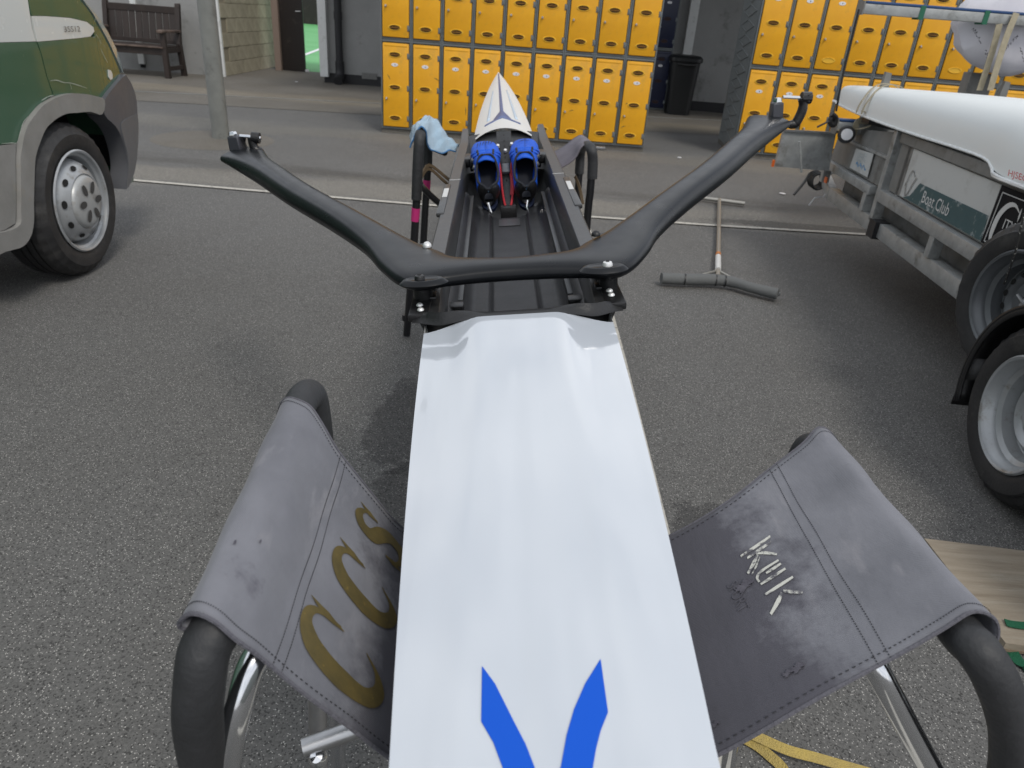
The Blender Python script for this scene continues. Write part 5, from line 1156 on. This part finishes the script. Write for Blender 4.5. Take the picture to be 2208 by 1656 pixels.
CN = crom([Vector((x, y, z)) for (x, z), y in zip(PN, YN)], 6); CF = crom([Vector((x, y, z)) for (x, z), y in zip(PF, YF)], 6); NC = len(CN)-1
def canvas(a_, b_):
    """a along the profile 0..1, b from near edge 0 to far edge 1"""
    f = max(0, min(.99999, a_))*NC; i = int(f); k = f-i; pn = CN[i].lerp(CN[i+1], k); pf = CF[i].lerp(CF[i+1], k); p = pn.lerp(pf, b_)
    sag = math.sin(math.pi*b_)*.004*math.sin(math.pi*a_)
    rip = .0018*math.sin(a_*55+b_*9)*math.sin(b_*7+a_*4)+.0012*math.sin(a_*23-b_*17)
    return p+Vector((0, 0, -sag+rip))
q = MB(); NA, NB = 150, 40; q.grid(canvas, NA, NB)
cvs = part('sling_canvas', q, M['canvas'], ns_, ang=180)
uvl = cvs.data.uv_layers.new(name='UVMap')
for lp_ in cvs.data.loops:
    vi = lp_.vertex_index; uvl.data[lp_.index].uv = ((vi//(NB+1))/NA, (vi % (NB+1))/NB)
md = cvs.modifiers.new('s', 'SOLIDIFY'); md.thickness = .0022; md.offset = -1
def cnorm(a_, b_):
    e = .004; n_ = (canvas(a_+e, b_)-canvas(a_-e, b_)).cross(canvas(a_, min(1, b_+.02))-canvas(a_, max(0, b_-.02))).normalized()
    return n_ if n_.z > 0 else -n_
def onc(a_, b_, h=.0012): return canvas(a_, b_)+cnorm(a_, b_)*h
def pick(px, py):
    """canvas parameter seen at a pixel of the photograph"""
    best = None
    for i in range(20, NA-20):
        for j in range(0, NB+1):
            p = canvas(i/NA, j/NB)-cam_o; zc = p.dot(_fw)
            if zc <= 0: continue
            x = 1104+FPX*p.dot(CR)/zc; y = 828-FPX*p.dot(CU)/zc; d_ = (x-px)**2+(y-py)**2
            if best is None or d_ < best[0]: best = (d_, i/NA, j/NB)
    return best[1], best[2]
# stitching (dashes in two rows along each seam, one along the hems)
st = MB()
def dashes(fa, n_, gap=.45):
    for k in range(n_):
        p0, p1 = fa(k/n_), fa((k+gap)/n_); st.tube([onc(*p0, .0008), onc(*p1, .0008)], .00045, 4, cap=False)
aL0, bL0 = pick(590, 1420); aL1, bL1 = pick(730, 990); aR0, bR0 = pick(1930, 1425); aR1, bR1 = pick(1690, 1022)
for da in (0, .010):
    dashes(lambda t_: (aL0+(aL1-aL0)*t_+da, t_), 95); dashes(lambda t_: (aR0+(aR1-aR0)*t_-da, t_), 95)
for b_ in (.03, .97): dashes(lambda t_: (.05+.4*t_, b_), 90); dashes(lambda t_: (.57+.37*t_, b_), 80)
sto = part('stitching', st, M['stitch'], ns_); sto['kind'] = 'stuff'
q = MB()
for b_ in (0., 1.): q.tube([canvas(.03+.94*k/120, b_)+Vector((0, 0, -.0008)) for k in range(121)], .0018, 6)
part('hem', q, M['canvas_dark_band'], ns_)
# gold monogram
q = MB()
def mono(px, py, sz_px, shape):
    a0, b0 = pick(px, py); c0_ = canvas(a0, b0); ea = (canvas(a0+.01, b0)-c0_).length/.01; eb = (canvas(a0, b0+.05)-c0_).length/.05
    for pts, ws in shape:
        # letter x -> towards the far edge (b), letter y -> towards the bar (smaller a)
        stroke_mb(q, pts, [w__*1.42 for w__ in ws], lambda x, y: onc(min(.97, max(.03, a0-y*sz_px*1.38/ea)), min(.985, max(.015, b0+x*sz_px/eb)), .0012))
Cs = [([(.30, .62), (.22, .92), (-.02, 1.0), (-.30, .84), (-.46, .48), (-.42, .16), (-.18, .0), (.08, .05), (.26, .24)], [.02, .06, .10, .20, .24, .20, .12, .05, .01]), ([(.36, 1.02), (.29, .80), (.27, .58)], [.005, .09, .01])]
Ss = [([(.28, .64), (.24, .90), (.04, 1.0), (-.16, .90), (-.17, .68), (.06, .50), (.20, .30), (.12, .06), (-.10, .0), (-.30, .10), (-.34, .34)], [.02, .04, .10, .16, .20, .22, .20, .16, .10, .05, .02]), ([(.34, 1.02), (.28, .82), (.26, .62)], [.005, .08, .01]), ([(-.40, -.02), (-.34, .16), (-.32, .36)], [.005, .08, .01])]
for args in ((816, 1470, .066, Cs), (850, 1312, .064, Cs), (866, 1200, .062, Ss)):
    q = MB(); mono(*args); part('gold_letter', q, M['gold'], cvs, ang=60)
# white worn stencil letters and dark ghost of a word
q = MB(); q2 = MB()
aK, bK = pick(1640, 1180); aE, bE = pick(1715, 1310)
ctr = canvas((aK+aE)/2, (bK+bE)/2); am, bm_ = pick(1662, 1242); ea = (canvas(am+.01, bm_)-ctr).length/.01; eb = (canvas(am, bm_+.05)-ctr).length/.05
def kf(x, y, h=.0012): return onc(am+y*.0155/ea, bm_-x*.033/eb, h)
def kst(pts, ws=(.10, .15, .10)): stroke_mb(q, pts, [w__*1.05 for w__ in ws], lambda x, y: kf(x, y))
for x0_ in (-1.55,):
    kst([(x0_-.12, -1.0), (x0_-.10, 1.0)]); kst([(x0_+.14, -.7), (x0_+.14, .9)]); kst([(x0_+.20, -.1), (x0_+.45, .35), (x0_+.85, .85)]); kst([(x0_+.28, -.1), (x0_+.55, -.5), (x0_+.85, -1.05)], (.12, .2, .12)); kst([(x0_+.45, -.05), (x0_+.75, -.45), (x0_+1.02, -.9)], (.06, .1, .06))
kst([(-.40, .75), (-.42, -.3), (-.25, -.72), (.02, -.75)]); kst([(-.18, .75), (-.18, -.2)]); kst([(.16, .8), (.16, -.75)]); 
kst([(.70, .9), (.70, -.8)]); kst([(1.0, .1), (1.25, .5), (1.5, .95)]); kst([(1.02, .0), (1.25, -.35), (1.55, -.95)], (.12, .2, .12))
part('white_lettering', q, M['whiteprint'], cvs, ang=180)
text_mb(q2, 'SPORT', lambda x, y: kf(-.75+x*.52, -2.35+y*.9, .0011)); part('ghost_lettering', q2, mat('ghost_print', (.075, .073, .088), .9), cvs, ang=180)
for (px, py, r_) in ((1612, 1257, 1.1), (1705, 1445, .5), (1722, 1438, .7), (1690, 1462, .35), (1548, 1556, .4), (560, 1168, .35), (505, 1175, .4)):
    q = MB(); aS, bS = pick(px, py); q.add([onc(aS, bS, .0013)]+[onc(aS+.006*r_*(1+.3*math.sin(k*3.7))*math.cos(2*math.pi*k/22), bS+.022*r_*(1+.35*math.sin(k*5.1))*math.sin(2*math.pi*k/22), .0013) for k in range(22)], [(0, 1+k, 1+(k+1) % 22) for k in range(22)])
    part('dark_stain', q, mat('stain_dark', (.045, .042, .055), .9, col2=(.11, .105, .125), ns=60), cvs, ang=180)
# frames
def cpath(pts): return [Vector(p) for p in pts]
NL, NR = .37, .455
padL = cpath([(-.233, .69, .853), (-.229, .63, .853), (-.217, .52, .853), (-.202, .40, .853), YP(444, 1395, NL+.004), YP(432, 1460, NL-.004), YP(427, 1550, NL-.006), YP(440, 1640, NL), YP(470, 1760, NL+.01)])
farL = cpath([(-.238, .69, .854), (-.2385, .730, .855), (-.2385, .757, .840), (-.237, .766, .79), (-.235, .766, .71)])
q = MB(); q.tube([p.copy() for p in padL], .0185, 20, smooth=5); q.tube(farL, .0185, 20, smooth=5); pl_ = part('foam_grip', q, M['pad'], ns_, ang=60)
padR = cpath([(.390, .76, .808), (.398, .66, .808), (.407, .56, .808), (.413, .485, .806), YP(2108, 1402, NR+.008), YP(2142, 1455, NR), YP(2168, 1520, NR), YP(2182, 1590, NR), YP(2178, 1670, NR), YP(2160, 1760, NR)])
farR = cpath([(.390, .76, .808), (.388, .795, .803), (.386, .810, .78), (.385, .812, .71)])
q = MB(); q.tube(padR, .0185, 20, smooth=5); q.tube(farR, .0185, 20, smooth=5); part('foam_grip', q, M['pad'], ns_, ang=60)
q = MB()
def leg(pts, r_=.0125, name='leg', m='chrome'):
    q = MB(); q.tube(cpath(pts), r_, 16, smooth=5); return part(name, q, M[m], ns_, ang=60)
el_, er_ = padL[-1], padR[-1]
leg([el_, el_+Vector((.01, 0, -.1)), (-.23, .37, .30), (-.25, .36, .02)])
leg([er_, er_+Vector((-.01, 0, -.1)), (.45, .45, .30), (.47, .45, .02)])
leg([(-.235, .766, .72), (-.237, .77, .5), (-.24, .79, .28), (-.25, .80, .02)])
leg([(.385, .812, .72), (.39, .815, .5), (.41, .83, .28), (.44, .84, .02)])
leg([YP(600, 1340, .44), YP(562, 1400, .415), YP(535, 1450, .40), YP(512, 1530, .385), YP(497, 1600, .378), YP(484, 1680, .374)], .0115, 'brace')
leg([YP(1830, 1330, .52), YP(1868, 1400, .49), YP(1905, 1470, .475), YP(1975, 1600, .468), YP(2030, 1700, .462)], .0115, 'brace')
b0_ = YP(655, 1612, .46); b1_ = YP(760, 1575, .475)
q = MB(); q.tube([b0_, b1_, b1_+(b1_-b0_)*1.2], .0095, 14); cr_b = part('crossbar', q, M['steel'], ns_)
q = MB(); bb = YP(684, 1632, .455); q.lathe([(.0001, .006), (.006, .005), (.009, 0), (.009, -.012)], bb, (0, -.5, .8), 14); part('bolt', q, M['chrome'], cr_b)
q = MB(); v0 = YP(684, 1480, .54); q.tube([v0, v0+Vector((.002, -.06, -.36))], .010, 12); part('inner_leg', q, M['steel'], ns_)
for (x, y) in ((-.25, .36), (.47, .45), (-.25, .80), (.44, .84)):
    q = MB(); q.tube([(x-.02, y, .02), (x+.02, y, .02)], .018, 14); part('rubber_foot', q, M['blackp'], ns_)

# ================================================================ FAR TRESTLE
fx = thing('boat_trestle', 'black folding trestle with pink taped legs under the far hull', 'trestle', (-.1, 2.85, 0))
def P3(px, py, Y): return YP(px, py, Y)
q = MB(); q.tube([P3(898, 430, 2.78), P3(901, 350, 2.78), P3(905, 296, 2.79), P3(909, 288, 2.86), P3(914, 288, 3.05), P3(922, 300, 3.15), P3(922, 370, 3.15)], .020, 16, smooth=4); part('foam_grip', q, M['pad'], fx, ang=60)
q = MB(); q.tube([P3(900, 400, 2.78), P3(893, 520, 2.79), P3(885, 620, 2.80), P3(877, 722, 2.84)], .0155, 16, smooth=3); lg = part('leg', q, M['blacktube'], fx)
q = MB(); q.tube([P3(896.8, 448, 2.783), P3(895.0, 476, 2.786)], .0166, 16); 
part('pink_tape', q, M['pink'], lg)
q = MB(); q.tube([P3(922, 370, 3.15), P3(917, 450, 3.15), P3(911, 560, 3.15), P3(904, 690, 3.15), Vector((P3(904, 690, 3.15).x-.03, 3.16, .02))], .0155, 16, smooth=3); lg = part('leg', q, M['blacktube'], fx)
q = MB(); q.tube([P3(920.6, 388, 3.15), P3(919, 413, 3.15)], .0168, 16); part('pink_tape', q, M['pink'], lg)
q = MB(); q.tube([P3(905, 395, 2.80), P3(912, 405, 2.9), P3(940, 432, 2.95), P3(985, 470, 3.0), P3(1060, 540, 3.0)], .013, 14, smooth=3); part('brace', q, M['blacktube'], fx)
for dy in (0, 8):
    q = MB(); q.strap([P3(907, 385+dy*.4, 2.82), P3(925, 356+dy, 2.92), P3(965, 385+dy*1.5, 3.0), P3(1010, 420+dy, 3.05)], .012, (0, .6, .8), .004, smooth=4); part('webbing', q, mat('dark_bronze_web', (.12, .085, .05), .6), fx)
q = MB(); q.tube([P3(869, 690, 2.86), P3(880, 684, 2.87), P3(905, 668, 2.9), P3(960, 640, 3.0)], .013, 12, smooth=3); q.tube([P3(876, 690, 2.83), P3(876, 678, 2.83)], .018, 12); part('lower_joint', q, M['blacktube'], fx)
q = MB(); q.lathe([(.0001, .004), (.005, .002), (.006, 0)], P3(897, 415, 2.765), (0, -1, .3), 12); part('rivet', q, M['chrome'], fx)
# right side
q = MB(); q.tube([P3(1277, 385, 2.90), P3(1278, 345, 2.90), P3(1275, 322, 2.90), P3(1268, 315, 2.98), P3(1258, 316, 3.15), P3(1252, 330, 3.25), P3(1249, 375, 3.25)], .020, 16, smooth=4); part('foam_grip', q, M['pad'], fx, ang=60)
q = MB(); q.tube([P3(1276, 370, 2.90), P3(1272, 420, 2.90), P3(1266, 475, 2.91), Vector((P3(1266, 475, 2.91).x+.03, 2.95, .02))], .0155, 14, smooth=2); part('leg', q, M['blacktube'], fx)
q = MB(); q.tube([P3(1249, 375, 3.25), P3(1246, 420, 3.25), Vector((P3(1246, 420, 3.25).x+.03, 3.27, .02))], .0155, 14, smooth=2); part('leg', q, M['blacktube'], fx)
q = MB(); q.strap([P3(1240, 380, 3.1), P3(1250, 405, 3.05), P3(1257, 440, 3.0)], .012, (0, .6, .8), .004, smooth=3); part('webbing', q, mat('dark_bronze_web', (.12, .085, .05), .6), fx)
q = MB(); q.tube([P3(960, 330, 3.0), P3(940, 322, 3.05), P3(925, 305, 3.12)], .012, 12); part('bar', q, M['blacktube'], fx)
# its sling fabric on the right, under the hull to the left
q = MB()
A_ = [P3(1278, 316, 2.92), P3(1262, 296, 3.02), P3(1246, 300, 3.0), P3(1225, 325, 2.98), P3(1190, 352, 2.97), P3(1150, 385, 2.95)]
B_ = [P3(1275, 305, 3.22), P3(1256, 291, 3.25), P3(1240, 296, 3.25), P3(1215, 315, 3.22), P3(1180, 335, 3.20), P3(1140, 365, 3.2)]
A_ = [P3(1276, 324, 2.90), P3(1266, 310, 2.95), P3(1252, 318, 2.95), P3(1240, 340, 2.95), P3(1215, 358, 2.95), P3(1150, 385, 2.95)]
A2, B2 = crom(A_, 5), crom(B_, 5)
q.grid(lambda i, j: A2[min(len(A2)-1, int(round(i*(len(A2)-1))))].lerp(B2[min(len(B2)-1, int(round(i*(len(B2)-1))))], j), len(A2)-1, 6)
fo = part('sling_canvas', q, mat('plain_grey_canvas', (.14, .13, .155), .9, col2=(.17, .16, .185), ns=12, bump=.3, bs=200), fx, ang=180); s_ = fo.modifiers.new('s', 'SOLIDIFY'); s_.thickness = .004
# cloth over the left grip
cl = thing('microfibre_cloth', 'pale blue cleaning cloth draped over the far trestle', 'cloth', P3(920, 270, 3.0))
OUT = [  # near edge (px), far edge (px)
 [(884, 318, 2.80), (890, 300, 2.80), (900, 283, 2.80), (912, 277, 2.80), (918, 290, 2.82), (924, 315, 2.86), (935, 326, 2.90), (960, 326, 2.98), (985, 328, 3.03)],
 [(882, 300, 3.0), (892, 272, 3.0), (908, 256, 3.05), (925, 250, 3.12), (935, 252, 3.15), (947, 268, 3.15), (962, 285, 3.15), (976, 302, 3.13), (990, 316, 3.10)]]
r1 = crom([P3(*p) for p in OUT[0]], 6); r2 = crom([P3(*p) for p in OUT[1]], 6)
def clf(i, j):
    k = min(len(r1)-1, int(round(i*(len(r1)-1)))); p = r1[k].lerp(r2[k], j); return p+Vector((.004*math.sin(i*17+j*3), 0, .010*math.sin(math.pi*j)+.005*math.sin(i*21+j*8)+.003*math.sin(i*43-j*5)))
q = MB(); q.grid(clf, len(r1)-1, 14); co_ = part('cloth', q, M['cloth'], cl, ang=180); s_ = co_.modifiers.new('s', 'SOLIDIFY'); s_.thickness = .004
q = MB(); q.tube([clf(k/48, 0) for k in range(49)], .003, 6); part('hem', q, M['cloth_hem'], cl)

# ================================================================ THINGS ON THE GROUND
tt_ = thing('t_bar_stand', 'aluminium t-shaped stand with grey foam padded bar lying on the asphalt', 'stand', G(1548, 560))
q = MB(); q.tube([G(1492, 424, .03), G(1606, 439, .03)], .016, 14); part('foot_bar', q, M['alu'], tt_)
q = MB(); q.tube([G(1551, 430, .035), G(1550, 500, .035), G(1548, 596, .035)], .013, 14); ps = part('post', q, M['alu'], tt_)
q = MB(); q.tube([G(1548.5, 553, .035), G(1548.4, 582, .035)], .017, 14); part('sleeve', q, M['signwhite'], ps)
q = MB(); q.tube([G(1548.8, 547, .035), G(1548.6, 551, .035)], .0165, 14); part('tape_ring', q, mat('orange_tape', (.5, .18, .05), .6), ps)
for x, y in ((1498, 597), (1592, 607)):
    q = MB(); q.tube([G(1548, 583, .04), G(x, y, .04)], .007, 10); part('brace', q, M['alu'], tt_)
q = MB(); q.tube([G(1426, 600, .045), G(1475, 602, .045), G(1530, 603, .046), G(1575, 607, .047), G(1620, 620, .046), G(1677, 634, .045)], [.030, .031, .032, .030, .028, .030], 18, smooth=4); fb = part('foam_bar', q, M['foam_grey'], tt_, ang=60)
for x, y in ((1475, 602), (1542, 604), (1562, 606)):
    q = MB(); a_ = G(x, y, .046); q.tube([a_, a_+Vector((.006, -.0005, 0))], .0330, 18); part('band', q, M['blackp'], fb)
q = MB(); q.tube([G(1674, 633, .035), G(1681, 635, .035)], .012, 12); q.tube([G(1425, 600, .035), G(1429, 600, .035)], .018, 12, 0); part('tube_end', q, M['steel'], fb)
# plywood board with green strap
pw = thing('plywood_board', 'weathered plywood board lying on the ground at the lower right', 'board', G(2100, 1250))
c1_, c2_, c3_ = G(1993, 1162, .03), G(2500, 1225, .03), G(2168, 1388, .03); c4_ = c3_+(c2_-c1_)
q = MB(); q.plate([(c1_.x, c1_.y), (c2_.x, c2_.y), (c4_.x, c4_.y), (c3_.x, c3_.y)], lambda x, y, d: (x, y, .032-d), .018, .3); part('sheet', q, M['ply'], pw, ang=30)
q = MB(); q.plate([(c1_.x-.003, c1_.y-.003), (c2_.x, c2_.y+.003), (c4_.x, c4_.y-.003), (c3_.x-.003, c3_.y-.002)], lambda x, y, d: (x, y, .0138-d), .006, .3); part('lower_ply', q, mat('edge_ply', (.20, .15, .10), .8), pw, ang=30)
gs = thing('green_strap', 'dark green webbing strap lying over the plywood board', 'strap', G(2200, 1345, .035))
q = MB(); q.strap([G(2168, 1342, .037), G(2190, 1347, .037), G(2230, 1350, .038), G(2300, 1350, .037)], .024, (0, 1, 0), .002); part('webbing', q, M['green_web'], gs)
q = MB(); q.strap([G(2180, 1400, .010), G(2196, 1425, .006), G(2225, 1450, .006), G(2260, 1470, .006)], .024, (-.4, 1, 0), .002); part('webbing', q, M['green_web'], gs)
ys_ = thing('yellow_strap', 'yellow webbing strap curling on the ground below the sling', 'strap', G(1730, 1625))
q = MB(); q.strap([G(1560, 1555, .02), G(1640, 1592, .02), G(1700, 1618, .022), G(1760, 1634, .02), G(1850, 1660, .01), G(1990, 1700, .008)], .021, (0, 1, .25), .0018, smooth=6); part('webbing', q, M['yellow_web'], ys_)
q = MB(); q.strap([G(1560, 1570, .010), G(1625, 1603, .010), G(1660, 1630, .010), G(1690, 1660, .010), G(1720, 1720, .008)], .020, (1, .3, .6), .0018, smooth=6); part('webbing', q, M['yellow_web'], ys_)
# little litter on the yard
for (px, py) in ((1465, 342), (640, 178), (1687, 420)):
    p_ = G(px, py); q = MB(); rnd = random.Random(px); q.plate([(p_.x+.03*math.cos(a__)*rnd.uniform(.6, 1.1), p_.y+.03*math.sin(a__)*rnd.uniform(.6, 1.1)) for a__ in [2*math.pi*k/7 for k in range(7)]], lambda x, y, d: (x, y, .014-d), .004, .1)
    tagged(part('paper_scrap', q, M['label'], None, False), {1465: 'tiny white scrap on the dark ground right of the first lockers', 640: 'tiny white scrap on the pavement before the doorway', 1687: 'tiny white scrap on the ground near the trailer hitch'}[px], 'litter')

S.render.engine = 'CYCLES'
S.cycles.use_denoising = True
